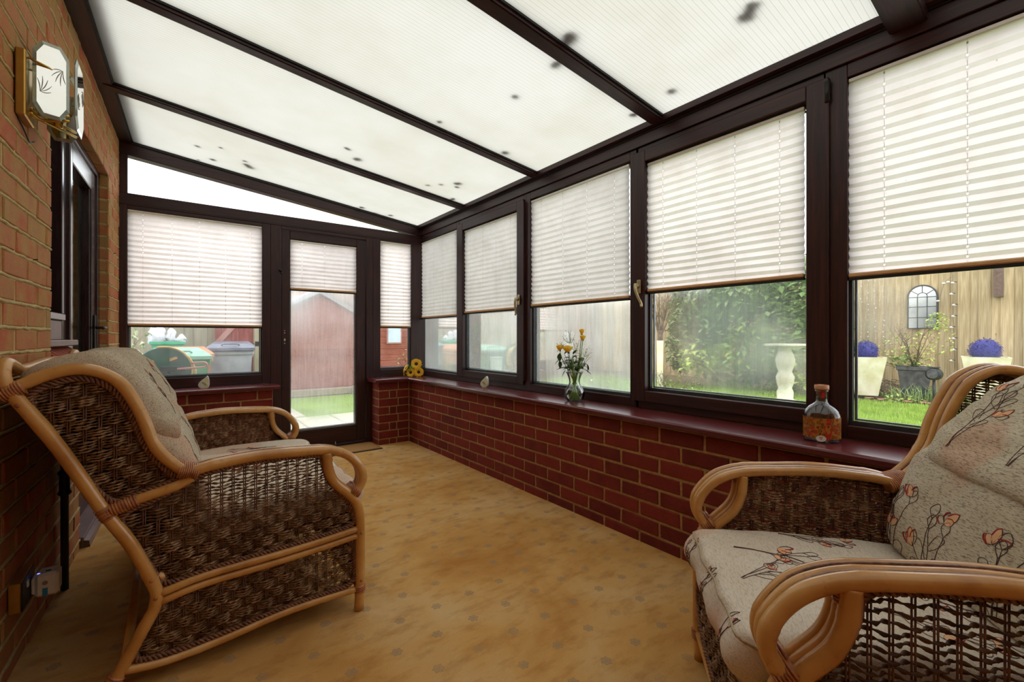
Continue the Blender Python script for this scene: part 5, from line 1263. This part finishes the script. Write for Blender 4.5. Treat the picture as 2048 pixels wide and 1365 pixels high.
# wheelie bins
def bin_(label, loc, rz, w, d, h, bm, lm, digits=None):
    t = thing('wheelie_bin', label, 'wheelie bin', loc, rz, 'wheelie bins by the side gate'); hb = h * .88
    q = MB(); a, b_ = w * .40, w * .5; c, e = d * .38, d * .5
    q.add([(-a, -c, .04), (a, -c, .04), (a, c, .04), (-a, c, .04), (-b_, -e, hb), (b_, -e, hb), (b_, e, hb), (-b_, e, hb)], [(0, 3, 2, 1), (0, 1, 5, 4), (1, 2, 6, 5), (2, 3, 7, 6), (3, 0, 4, 7)])
    q.box(-a * .9, a * .9, -c - .012, -c, .12, .34, .01)
    obj('body', q, bm, t)
    obj('rim', MB().box(-b_ - .02, b_ + .02, -e - .02, e + .02, hb - .055, hb, .01), bm, t)
    q = MB(); z0 = hb + .002
    q.add([(-b_ - .03, -e - .045, z0), (b_ + .03, -e - .045, z0), (b_ + .03, e + .03, z0), (-b_ - .03, e + .03, z0), (-b_ - .03, -e - .045, z0 + .035), (b_ + .03, -e - .045, z0 + .035), (b_ + .03, e + .03, z0 + .06), (-b_ - .03, e + .03, z0 + .06),
           (-b_ + .05, -e + .05, z0 + .09), (b_ - .05, -e + .05, z0 + .09), (b_ - .05, e - .03, z0 + .12), (-b_ + .05, e - .03, z0 + .12)], [(0, 3, 2, 1), (0, 1, 5, 4), (1, 2, 6, 5), (2, 3, 7, 6), (3, 0, 4, 7), (4, 5, 9, 8), (5, 6, 10, 9), (6, 7, 11, 10), (7, 4, 8, 11), (8, 9, 10, 11)])
    l_ = obj('lid', q, lm, t); obj('lid_grip', MB().tube([(-.1, -e - .03, z0 + .07), (-.08, -e - .02, z0 + .09), (.08, -e - .02, z0 + .09), (.1, -e - .03, z0 + .07)], .012, 8), lm, l_, smooth=True)
    obj('handle_bar', MB().tube([(-w * .4, e + .06, hb + .01), (w * .4, e + .06, hb + .01)], .014, 8), bm, t, smooth=True)
    for s_ in (-1, 1): obj('wheel', MB().tube([(s_ * (a + .005), c, .10), (s_ * (a + .05), c, .10)], .10, 16), M['black_plastic'], t)
    for i, ch in enumerate(digits or ''):
        fc = bpy.data.curves.new('number', 'FONT'); fc.body = ch; fc.size = .17; fc.extrude = .001; fc.align_x = 'CENTER'; fo_ = bpy.data.objects.new('number', fc)
        nm_e = bpy.data.meshes.new_from_object(fo_); bpy.data.objects.remove(fo_); to = link('number', nm_e, t, mat=M['white_plastic'])
        to.location = (.06, -e + .035 - (1 - (.50 - i * .16) / hb) * .0 + -.016 + (hb - (.58 - i * .17)) * .055, .58 - i * .17); to.rotation_euler = (math.radians(90 - 4), 0, 0)
    return t
bin_('green wheelie bin with pale green lid, nearest of the bins', (.06, 6.15, GZ), .05, .50, .55, 1.00, M['bin_green'], M['lid_green'])
bin_('brown wheelie bin squeezed between the green and grey bins', (.165, 6.80, GZ), .0, .44, .48, 1.00, M['bin_brown'], M['bin_brown'])
bin_('grey wheelie bin with dark lid and white house number, beside the gate', (.655, 7.24, GZ), -.12, .50, .58, 1.07, M['bin_grey'], M['lid_grey'], '57')
# boxes behind
t = thing('storage_box', 'grey storage box under the green recycling crate', 'box', (-.05, 7.45, GZ)); obj('body', MB().box(-.2, .2, -.18, .18, 0, .86, .01), M['dark_pot'], t); obj('lid', MB().box(-.21, .21, -.19, .19, .86, .90, .008), M['black_plastic'], t)
t = thing('recycling_crate', 'bright green recycling crate full of sacks behind the hose reel', 'crate', (-.04, 7.40, GZ + .90))
q = MB(); a, b_, h = .135, .175, .165
q.add([(-a, -a * .8, 0), (a, -a * .8, 0), (a, a * .8, 0), (-a, a * .8, 0), (-b_, -b_ * .8, h), (b_, -b_ * .8, h), (b_, b_ * .8, h), (-b_, b_ * .8, h)], [(0, 3, 2, 1), (0, 1, 5, 4), (1, 2, 6, 5), (2, 3, 7, 6), (3, 0, 4, 7)]); obj('body', q, M['crate'], t)
obj('rim', MB().box(-b_ - .01, b_ + .01, -b_ * .8 - .01, -b_ * .8 + .004, h - .04, h, .004).box(-b_ - .01, b_ + .01, b_ * .8 - .004, b_ * .8 + .01, h - .04, h, .004).box(-b_ - .01, -b_ + .004, -b_ * .8, b_ * .8, h - .04, h, .004).box(b_ - .004, b_ + .01, -b_ * .8, b_ * .8, h - .04, h, .004), M['crate'], t)
for lb, c_, r_, s_ in (('large grey sack sagging over the left of the green crate', (-.15, 7.38, GZ + 1.12), .11, (.9, .8, 1.3)), ('small white bag standing in the middle of the green crate', (-.01, 7.38, GZ + 1.13), .065, (.9, .9, 1.5)), ('crumpled pale bag at the right of the green crate', (.10, 7.36, GZ + 1.09), .06, (1.1, .8, .9))):
    q = MB().ico(c_, r_, 3, s_); rr = random.Random(int(c_[0] * 100)); ph = rr.uniform(0, 6); q.v = [(x * 1 + .012 * math.sin(z * 60 + ph), y + .01 * math.sin(x * 70 + ph), z + .022 * math.sin(x * 48 + ph) * (1 if z > c_[2] else 0)) for x, y, z in q.v]
    q.v = [tuple(Vector(p) - Vector(c_)) for p in q.v]; o = obj('sack', q, M['bag'], smooth=True); o.location = c_; tag(o, lb, 'bag')
# hose reel
hr_ = thing('hose_reel', 'green garden hose reel wound with yellow hose outside the end window', 'hose reel', (-.06, 5.40, .69), .02)
def disc(y, r): 
    q = MB(); n = 40; holes = 4
    q.tube([(0, y, 0), (0, y + .012, 0)], r, n); return q
for y in (-.10, .09):
    obj('flange', disc(y, .205), M['reel'], hr_)
    obj('flange_rim', MB().tube([(.205 * math.cos(i * math.pi / 20), y + .006, .205 * math.sin(i * math.pi / 20)) for i in range(40)], .009, 6, closed=True), M['reel'], hr_, smooth=True)
for i in range(4):
    a = math.pi / 4 + i * math.pi / 2 + .15; cx_, cz_ = .125 * math.cos(a), .125 * math.sin(a)
    q = MB().add([(cx_ + .038 * math.cos(b) * (1.2 if True else 1), -.1012, cz_ + .026 * math.sin(b)) for b in [j * math.pi / 8 for j in range(16)]], [tuple(range(16))]); obj('opening', q, M['twig'], hr_, fixn=False)
    obj('wound_hose', MB().tube([(cx_ - .03, -.103, cz_ - .016), (cx_ + .03, -.103, cz_ + .012)], .007, 6).tube([(cx_ - .03, -.103, cz_ - .002), (cx_ + .024, -.103, cz_ + .02)], .007, 6), M['hose'], hr_, smooth=True)
q = MB(); pts = []
for i in range(24 * 9): a = i * math.pi / 12; pts.append(((.130 + .0002 * i) * math.cos(a), -.08 + (i / (24 * 9)) * .16, (.130 + .0002 * i) * math.sin(a)))
obj('hose_coil', q.tube(pts, .008, 6), M['hose'], hr_, smooth=True, kind='stuff')
obj('loose_hose', MB().tube([(.218 * math.cos(a), -.115, .218 * math.sin(a)) for a in [math.radians(104 - i * 7) for i in range(24)]], .0085, 8).tube(spline([(.226 * math.cos(.6), -.12, .226 * math.sin(.6)), (.24, -.12, .0), (.235, -.12, -.14), (.24, -.12, -.3), (.26, -.1, -.6)], 6), .0085, 8), M['hose'], hr_, smooth=True)
obj('axle_bracket', MB().box(-.03, .17, -.135, -.105, -.015, .035, .004), M['black_plastic'], hr_)
obj('crank', MB().tube(spline([(.10, -.15, .01), (.22, -.15, .015), (.30, -.15, .02), (.325, -.15, .03), (.325, -.15, .055), (.30, -.13, .065), (.2, -.12, .06)], 4), .010, 8), M['rust'], hr_, smooth=True)
for x in (-.14, .16): obj('stand_leg', MB().tube([(x * .2, .11, 0), (x, .12, -.80)], .012, 6).tube([(x * .2, -.12, 0), (x, -.13, -.80)], .012, 6), M['black_metal'], hr_, smooth=True)
# ---- foliage helpers
def leafcloud(name, mat, parent, regs, n, L, seed, wr=.6, hang=0.0):
    """regs: list of (centre, radii); leaves lie near each ellipsoid's surface and inside"""
    r = random.Random(seed); V = []; F = []
    for i in range(n):
        c, rad = regs[r.randrange(len(regs))]
        while True:
            d = Vector((r.uniform(-1, 1), r.uniform(-1, 1), r.uniform(-1, 1)))
            if .15 < d.length < 1: break
        q = d.normalized() * (d.length ** .35); p = Vector((c[0] + q.x * rad[0], c[1] + q.y * rad[1], c[2] + q.z * rad[2]))
        l = L * r.uniform(.6, 1.25); a = Vector((r.uniform(-1, 1), r.uniform(-1, 1), r.uniform(-.6, .6) - hang)).normalized(); s_ = a.cross(Vector((r.uniform(-.3, .3), r.uniform(-.3, .3), 1))).normalized(); u = s_.cross(a); b = len(V)
        V += [p, p + a * l * .5 + s_ * l * wr * .5 + u * l * .08, p + a * l - u * l * .1, p + a * l * .5 - s_ * l * wr * .5 + u * l * .08]; F += [(b, b + 1, b + 2), (b, b + 2, b + 3)]
    mb = MB(); mb.v = V; mb.f = F; return obj(name, mb, mat, parent, fixn=False, kind='stuff')
def twigs(name, parent, base, n, H, spread, seed, r0=.006, mat='twig', forks=4):
    r = random.Random(seed); mb = MB()
    for i in range(n):
        a = r.uniform(0, 6.28); tip = Vector(base) + Vector((math.cos(a) * spread * r.uniform(.3, 1), math.sin(a) * spread * r.uniform(.3, 1), H * r.uniform(.6, 1)))
        b = Vector(base) + Vector((r.uniform(-.02, .02), r.uniform(-.02, .02), 0)); m_ = b.lerp(tip, .5) + Vector((r.uniform(-.05, .05), r.uniform(-.05, .05), H * .08)); P = spline([b, m_, tip], 4)
        mb.tube(P, [r0 * (1 - .1 * j) for j in range(len(P))], 4)
        for f in range(forks):
            s_ = P[r.randrange(2, len(P) - 1)]; e = s_ + Vector((r.uniform(-1, 1) * spread * .4, r.uniform(-1, 1) * spread * .4, H * r.uniform(.08, .3))); mb.tube([s_, s_.lerp(e, .5) + Vector((0, 0, .02)), e], [r0 * .5, r0 * .4, r0 * .25], 3)
    return obj(name, mb, M[mat], parent, kind='stuff', smooth=True)
# big ivy clad shrub seen through the sash with the cream lever
iv = thing('ivy_shrub', 'large leafy climbing shrub against the fence, seen through the cream lever window', 'shrub', (9.9, 4.55, GZ))
leafcloud('foliage', M['bush'], iv, [((0, 0, 1.2), (.8, 1.3, 1.3)), ((-.1, .8, 1.7), (.6, .8, 1.0)), ((0, -.9, 1.9), (.6, .7, .9)), ((-.2, .1, .7), (.6, 1.3, .6)), ((.3, -1.3, .9), (.35, .4, .8)), ((0, .2, 2.1), (.6, 1.6, .6)), ((0, 1.45, 1.7), (.4, .5, .8)), ((-.2, 1.5, 1.0), (.35, .35, .7))], 6000, .17, 5)
leafcloud('glossy_foliage', M['bush2'], iv, [((-.5, .9, 1.8), (.4, .65, .8)), ((-.5, -1.1, 2.0), (.4, .5, .6)), ((-.6, 0, 1.2), (.5, 1.3, .9)), ((-.5, .3, 2.1), (.4, 1.2, .4))], 2800, .18, 6)
leafcloud('yellow_foliage', M['bush3'], iv, [((-.8, .75, .6), (.3, .4, .3)), ((-.7, -.3, .9), (.3, .6, .5)), ((-.5, -1.1, .5), (.25, .4, .3))], 600, .17, 7)
twigs('stems', iv, (0, 0, 0), 14, 2.2, .8, 8, .012)
# bare tree in a pale guard
tr_ = thing('young_tree', 'bare young tree in a pale trunk guard left of the ivy shrub', 'tree', (7.2, 4.95, GZ))
obj('trunk_guard', MB().lathe([(.055, .0), (.052, .3), (.060, 1.06), (.056, 1.06)], n=16), M['cream_pot'], tr_, smooth=True)
obj('trunk', MB().tube([(0, 0, 1.0), (.0, 0, 1.25)], [.045, .05], 8), M['twig'], tr_, smooth=True)
twigs('branches', tr_, (0, 0, 1.12), 30, 1.3, .60, 9, .0055, forks=7)
for nm3, lb, c_, H, sp, sd, n in (('bare_shrub', 'bare twiggy shrub at the foot of the guarded tree', (6.6, 4.3, GZ), .55, .5, 10, 26), ('bare_shrub', 'bare twiggy shrub on the lawn behind the vase window', (5.1, 4.5, GZ), .62, .5, 11, 26), ('bare_shrub', 'pale twiggy shrub beyond the sidelight window', (3.75, 7.9, GZ), 1.0, .45, 12, 18)):
    t = thing(nm3, lb, 'shrub', c_); twigs('twigs', t, (0, 0, 0), n, H, sp, sd, .005, forks=8)
    leafcloud('sparse_leaves', M['bush3'], t, [((0, 0, H * .55), (sp, sp, H * .4))], 120, .04, sd)
# stone pedestal
pd = thing('stone_pedestal', 'cream stone birdbath pedestal with flat top in front of the ivy shrub', 'birdbath', (8.30, 3.26, GZ))
obj('column', MB().lathe([(.16, 0), (.16, .06), (.12, .08), (.125, .2), (.10, .26), (.13, .36), (.14, .45), (.10, .54), (.13, .62), (.15, .74), (.12, .84), (.09, .90), (.12, .96)], n=20), M['white_paint'], pd, smooth=True)
obj('top_slab', MB().box(-.24, .24, -.24, .24, .97, 1.01, .008), M['white_paint'], pd)
# planters with balls
def planter(label, lb2, c_, w, rz):
    t = thing('tapered_planter', label, 'planter', c_, rz); a, b_, h = w * .30, w * .5, .70
    q = MB().add([(-a, -a, 0), (a, -a, 0), (a, a, 0), (-a, a, 0), (-b_, -b_, h), (b_, -b_, h), (b_, b_, h), (-b_, b_, h), (-b_ + .03, -b_ + .03, h), (b_ - .03, -b_ + .03, h), (b_ - .03, b_ - .03, h), (-b_ + .03, b_ - .03, h), (-b_ + .03, -b_ + .03, h - .06), (b_ - .03, -b_ + .03, h - .06), (b_ - .03, b_ - .03, h - .06), (-b_ + .03, b_ - .03, h - .06)],
        [(0, 3, 2, 1), (0, 1, 5, 4), (1, 2, 6, 5), (2, 3, 7, 6), (3, 0, 4, 7), (4, 5, 9, 8), (5, 6, 10, 9), (6, 7, 11, 10), (7, 4, 8, 11), (8, 9, 13, 12), (9, 10, 14, 13), (10, 11, 15, 14), (11, 8, 12, 15), (12, 13, 14, 15)])
    obj('body', q, M['cream_pot'], t)
    b2 = thing('topiary_ball', lb2, 'topiary ball', (c_[0], c_[1], c_[2] + .80)); R = w * .36
    obj('core', MB().ico((0, 0, 0), R * .9, 2), M['navy'], b2, smooth=True)
    leafcloud('bristles', M['navy'], b2, [((0, 0, 0), (R, R, R))], 1800, .03, int(w * 100))
planter('white tapered planter left of the dark pot, against the fence', 'spiky blue ball in the left white planter', (10.25, 2.66, GZ + .06), .56, .35)
planter('white tapered planter on the right, half hidden by the armchair back', 'spiky blue ball in the right white planter', (10.6, 1.16, GZ + .10), .56, .15)
# dark pot with shrub
dp = thing('dark_pot', 'square dark stone pot with bare roots showing below the arched mirror', 'pot', (10.5, 2.02, GZ + .04), .2)
obj('body', MB().add([(-.16, -.16, 0), (.16, -.16, 0), (.16, .16, 0), (-.16, .16, 0), (-.23, -.23, .56), (.23, -.23, .56), (.23, .23, .56), (-.23, .23, .56)], [(0, 3, 2, 1), (0, 1, 5, 4), (1, 2, 6, 5), (2, 3, 7, 6), (3, 0, 4, 7), (4, 5, 6, 7)]).box(-.245, .245, -.245, .245, .50, .565, .01), M['dark_pot'], dp)
ps = thing('pot_shrub', 'sparse green shrub growing in the dark pot under the mirror', 'shrub', (10.5, 2.02, GZ + .60))
twigs('stems', ps, (0, 0, 0), 12, .85, .50, 15, .007); leafcloud('leaves', M['bush3'], ps, [((-.05, .25, .35), (.2, .25, .3)), ((-.05, -.25, .45), (.2, .28, .35)), ((0, 0, .2), (.25, .3, .2)), ((0, -.3, .8), (.15, .12, .15))], 420, .06, 16)
leafcloud('dark_leaves', M['bush'], ps, [((-.1, .12, .08), (.2, .26, .12))], 160, .07, 18)
sl_ = thing('solar_light', 'black solar spotlight on a stake in front of the dark pot', 'garden light', (9.9, 1.66, GZ))
obj('stake', MB().tube([(0, 0, 0), (0, 0, .42)], .020, 8), M['black_plastic'], sl_, smooth=True)
obj('head', MB().tube([(-.07, .01, .52), (-.05, .01, .52), (.05, -.01, .52), (.08, -.01, .53)], [.085, .10, .10, .07], 16), M['black_plastic'], sl_, smooth=True); obj('lens', MB().tube([(-.072, .01, .52), (-.076, .01, .52)], .07, 16), M['dark_pot'], sl_); obj('solar_panel', MB().box(-.06, .06, -.07, .07, .62, .635, .004), M['black_plastic'], sl_)
# arched mirror
M['mirror_out'] = plain('outdoor_mirror', (182, 186, 184), (200, 204, 202), .12, 3, metal=.75); M['iron'] = plain('dark_iron', (30, 32, 34), (46, 48, 50), .6, 20)
am = thing('arched_mirror', 'black framed arched garden mirror with glazing bars on the fence', 'mirror', (11.755, 2.14, 1.60))
W_, H_, Ra = .215, .42, .215
def arch(w, h, r, n=14): return [(w, -h)] + [(r * math.cos(a), h - Ra + r * math.sin(a)) for a in [i * math.pi / n for i in range(n + 1)]] + [(-w, -h)]
P_o = arch(W_, H_, Ra)
obj('glass', MB().add([(-.006, y, z) for y, z in P_o], [tuple(range(len(P_o)))]), M['mirror_out'], am, fixn=False)
obj('frame', MB().tube([(-.014, y, z) for y, z in P_o], .014, 6, closed=True), M['iron'], am, smooth=True)
for z in (-.21, 0.0, .19): obj('glazing_bar', MB().box(-.02, -.006, -W_, W_, z - .006, z + .006), M['iron'], am)
for y in (-.072, .072): obj('glazing_bar', MB().box(-.02, -.006, y - .006, y + .006, -H_, .20), M['iron'], am)
obj('inner_arch', MB().tube([(-.013, .072 * math.cos(a), .205 + .072 * math.sin(a)) for a in [i * math.pi / 10 for i in range(11)]], .006, 6), M['iron'], am)
for a in (35, 90, 145): a = math.radians(a); obj('glazing_bar', MB().tube([(-.013, .072 * math.cos(a), .205 + .072 * math.sin(a)), (-.013, .21 * math.cos(a), .205 + .21 * math.sin(a))], .006, 6), M['iron'], am)
# hanging decorations on the fence
sg = thing('string_lights', 'thin vertical string of small white and black bird lights on the fence', 'string lights', (11.74, 1.71, 2.15))
obj('cord', MB().tube([(0, .02, .1), (0, 0, 0), (0, -.01, -.8), (0, -.03, -1.75)], .003, 4), M['black_metal'], sg)
for i in range(8):
    z = -.12 - i * .21; y = -.01 + .02 * math.sin(i * 2)
    obj('lamp_body', MB().ico((-.02, y, z), .022, 2, (.7, 1.5, .8)), M['white_plastic'], sg, smooth=True); obj('lamp_wing', MB().ico((-.03, y - .03, z + .01), .016, 1, (.5, 1.8, .6)), M['black_plastic'], sg, smooth=True)
obj('upper_wire', MB().tube(spline([(0, .0, .0), (0, .10, -.10), (0, .17, -.34), (-.01, .2, -.46)], 5), .003, 4), M['black_metal'], sg)
for y, z in ((.12, -.12), (.06, -.10), (.2, -.45)): obj('lamp_body', MB().ico((-.02, y, z), .02, 2, (.7, 1.4, .8)), M['white_plastic'], sg, smooth=True)
sg2 = thing('bead_garland', 'fine bead garland hanging on the fence above the left planter', 'garland', (11.74, 2.9, 2.2))
q = MB(); rr = random.Random(8)
for j, y in enumerate((-.16, -.02, .10, .22)):
    q.tube([(0, y, .1), (0, y + .02, -.5), (0, y - .01, -1.3)], .002, 3)
    for i in range(11): q.ico((-.01, y + rr.uniform(-.015, .015), -.0 - i * .12 + rr.uniform(-.03, .03)), rr.uniform(.008, .016), 1)
obj('beads', q, M['bag'], sg2, kind='stuff')
# flower bed
bd = thing('flower_bed', 'weedy flower bed of low green leaves along the fence', 'flower bed', (10.6, 0, GZ), kind='stuff')
regs = [((random.uniform(-.65, .5), y * .22 - 1.6, random.uniform(.0, .06)), (.28, .22, random.uniform(.05, .13))) for y in range(26)]
leafcloud('leaves', M['bush3'], bd, regs, 3600, .065, 20); leafcloud('dark_leaves', M['bush'], bd, regs, 2600, .06, 21)
q = MB(); rr = random.Random(30)
for i in range(120):
    y = rr.uniform(1.45, 2.3); x = rr.uniform(-.5, -.15); h = rr.uniform(.18, .34); q.tube([(x, y, 0), (x + rr.uniform(-.04, .04), y + rr.uniform(-.04, .04), h * .6), (x + rr.uniform(-.1, .1), y + rr.uniform(-.1, .1), h)], [.006, .006, .001], 3)
obj('narcissus_leaves', q, M['bush2'], bd, kind='stuff')
q = MB()
for i in range(60):
    y = rr.uniform(1.9, 3.0); x = rr.uniform(-.3, .5); q.tube(spline([(x, y, .05), (x + rr.uniform(-.1, .1), y + rr.uniform(-.2, .2), rr.uniform(.2, .35)), (x, y + rr.uniform(-.4, .4), rr.uniform(.05, .3))], 4), .005, 3)
obj('dead_stems', q, M['twig'], bd, kind='stuff')
q = MB()
for i in range(40): a = rr.uniform(0, 6.28); q.ico((rr.uniform(-.7, -.3), rr.uniform(1.2, 2.6), .03), .05, 1, (1, 1, .15))
obj('fallen_leaves', q, M['rust'], bd, kind='stuff')
# far corner: evergreen shrub, post box, water butt, mesh trellis
es = thing('evergreen_shrub', 'rounded evergreen shrub seen through the misted brass lever window', 'shrub', (6.35, 9.3, GZ))
leafcloud('foliage', M['bush'], es, [((0, 0, .8), (.6, .6, .8)), ((0, 0, 1.2), (.45, .5, .4))], 3200, .07, 24); twigs('stems', es, (0, 0, 0), 8, 1.2, .4, 25, .01)
wb = thing('white_post', 'white square post box on the lawn in front of the evergreen shrub', 'post', (5.2, 7.36, GZ)); obj('body', MB().box(-.085, .085, -.085, .085, 0, .70, .006), M['white_plastic'], wb); obj('cap', MB().box(-.1, .1, -.1, .1, .70, .73, .006), M['white_plastic'], wb)
wt = thing('water_butt', 'pale green water butt in the far corner behind the fogged window', 'water butt', (5.3, 9.8, GZ)); obj('barrel', MB().lathe([(.26, 0), (.30, .3), (.31, .6), (.28, 1.1)], n=24), M['lid_green'], wt, smooth=True); obj('lid', MB().lathe([(.30, 1.1), (.30, 1.14), (.05, 1.17), (.001, 1.17)], n=24), M['bin_green'], wt, smooth=True)
me_ = thing('wire_trellis', 'wire mesh trellis on the far fence beyond the brass lever window', 'trellis', (7.9, 10.5, GZ))
for i in range(14): obj('wire', MB().tube([(-.7 + i * .1, 0, .2), (-.7 + i * .1, 0, 1.7)], .004, 4), M['twig'], me_)
for x in (-.72, .62): obj('trellis_post', MB().box(x - .02, x + .02, -.02, .02, 0, 1.75), M['twig'], me_)
for i in range(15): obj('wire', MB().tube([(-.7, -.008, .2 + i * .107), (.6, -.008, .2 + i * .107)], .004, 4), M['twig'], me_)
# shed and playhouse
sh = thing('garden_shed', 'red brown boarded shed with a gable roof beyond the end door', 'shed', (1.5, 9.4, GZ))
apx, apz, ez = .82, 1.99, 1.52
for i in range(16):
    z0 = i * .125; x0_, x1_ = 0, 1.65
    if z0 + .06 > ez: f_ = (z0 + .06 - ez) / (apz - ez); x0_, x1_ = apx * f_, 1.65 - (1.65 - apx) * f_
    if x1_ - x0_ < .1: continue
    obj('board', MB().box(x0_, x1_, -.012 - .004 * (i % 2), .01, z0, z0 + .121, .004), M['shed'], sh)
obj('shed_wall', MB().prism([(0.0, 0), (1.65, 0), (1.65, ez), (apx, apz - .02), (0, ez)], 1, .012, 1.05), M['shed'], sh)
M['felt'] = plain('grey_roof_edge', (150, 152, 158), (172, 174, 178), .8, 10)
for s0, s1 in (((apx, apz), (1.90, ez - .12)), ((apx, apz), (-.2, ez - .06))):
    obj('roof_slope', MB().prism([s0, s1, (s1[0], s1[1] + .09), (s0[0], s0[1] + .09)], 1, -.1, 1.1), M['felt'], sh)
o = obj('timber_edging', MB().box(-.9, .9, -.07, .07, 0, .13, .01), M['fence_old']); o.location = (2.4, 9.12, GZ); tag(o, 'low timber sleeper edging in front of the shed', 'edging')
o = obj('timber_edging', MB().box(-.35, .35, -.07, .07, 0, .16, .01), M['fence_old']); o.location = (3.2, 8.95, GZ); tag(o, 'short raised timber edging right of the shed', 'edging')
ph = thing('playhouse', 'brown boarded playhouse with a small pale blue window beyond the sidelight', 'playhouse', (3.45, 9.3, GZ))
for i in range(14): obj('board', MB().box(0, 1.35, -.015 - .004 * (i % 2), .01, i * .125, i * .125 + .121, .004), M['shed'], ph)
obj('house_wall', MB().box(.0, 1.35, .011, 1.1, 0, 1.72), M['shed'], ph); obj('roof_slope', MB().prism([(0, 1.72), (1.45, 1.72), (1.45, 1.80), (0, 1.80)], 1, -.12, 1.15), M['felt'], ph)
M['blue_glass'] = plain('pale_blue_pane', (170, 186, 206), (196, 208, 222), .15, 3)
wn = obj('window', MB().box(.22, .56, -.04, -.015, .98, 1.42, .004), M['gate_trim'], ph); obj('pane', MB().box(.25, .53, -.046, -.04, 1.01, 1.39), M['blue_glass'], wn)
# neighbour's brick house
k = N('distant_brick'); br = k.n('ShaderNodeTexBrick'); k.l(k.coord('Generated', (60, 60, 48)), br.inputs['Vector']); br.inputs['Color1'].default_value = lin((186, 120, 98)); br.inputs['Color2'].default_value = lin((168, 104, 84)); br.inputs['Mortar'].default_value = lin((190, 170, 150)); br.inputs['Scale'].default_value = 1
M['far_brick'] = k.done(k.bsdf(br.outputs[0], .9))
nh = thing('neighbour_house', 'pinkish brick house wall rising behind the shed', 'house', (3.4, 14.0, GZ)); obj('wall', MB().box(0, 7, 0, 5, 0, 2.9), M['far_brick'], nh); obj('roof', MB().prism([(-.3, 2.9), (7.3, 2.9), (6.8, 3.3), (.2, 3.3)], 1, -.3, 5.3), M['felt'], nh)
# variegated climber by the end window
vc = thing('variegated_climber', 'variegated green and cream climber at the left edge of the end window', 'plant', (-.45, 5.6, GZ))
twigs('stems', vc, (0.05, 0, .3), 8, .85, .25, 26, .006); q = MB(); rr = random.Random(44)
for i in range(46):
    a = rr.uniform(0, 6.28); leaf(q, (rr.uniform(-.2, .34), rr.uniform(-.15, .2), rr.uniform(.78, 1.30)), (math.cos(a), -.4, math.sin(a)), rr.uniform(.06, .10), rr.uniform(.035, .055))
obj('leaves', q, M['var_leaf'], vc, fixn=False, kind='stuff')

# moss clumps lying on top of the roof sheets
M['moss'] = plain('roof_moss', (92, 78, 60), (60, 50, 40), .95, 30)
MOSS = [(0.147, 3.885, 0.0177), (0.282, 3.766, 0.0141), (0.253, 4.067, 0.0189), (0.445, 3.883, 0.0187), (0.472, 3.975, 0.0346), (0.939, 3.049, 0.0167), (0.933, 3.3, 0.0214), (1.049, 3.167, 0.0317), (1.584, 3.17, 0.0155), (1.645, 3.082, 0.0192), (1.731, 2.95, 0.0265), (1.76, 3.014, 0.0193), (1.865, 3.259, 0.0208), (1.411, 4.151, 0.0232), (1.532, 4.223, 0.0478), (1.669, 4.131, 0.0192), (1.377, 1.785, 0.0226), (1.217, 2.279, 0.0142), (1.693, 2.287, 0.0285), (1.294, 1.313, 0.0346), (1.351, 1.465, 0.0243), (1.895, 1.461, 0.018), (1.858, 1.221, 0.0234), (1.646, 0.751, 0.0249), (1.674, 0.792, 0.0256), (0.167, 4.166, 0.0114)]
for i, (x, y, s_) in enumerate(MOSS):
    s_ *= 1.25
    rr = random.Random(i); q = MB()
    for j in range(3): q.ico((rr.uniform(-.4, .4) * s_, rr.uniform(-.5, .5) * s_, 0), s_ * rr.uniform(.5, .9), 1, (1, 1, .35))
    o = obj('moss_clump', q, M['moss'], smooth=True, kind='stuff'); o.location = (x, y, sheet_z(x) + .004 + s_ * .30)
    tag(o, 'dark moss clump lying on the translucent roof sheet', 'moss', 'moss clumps on the roof')
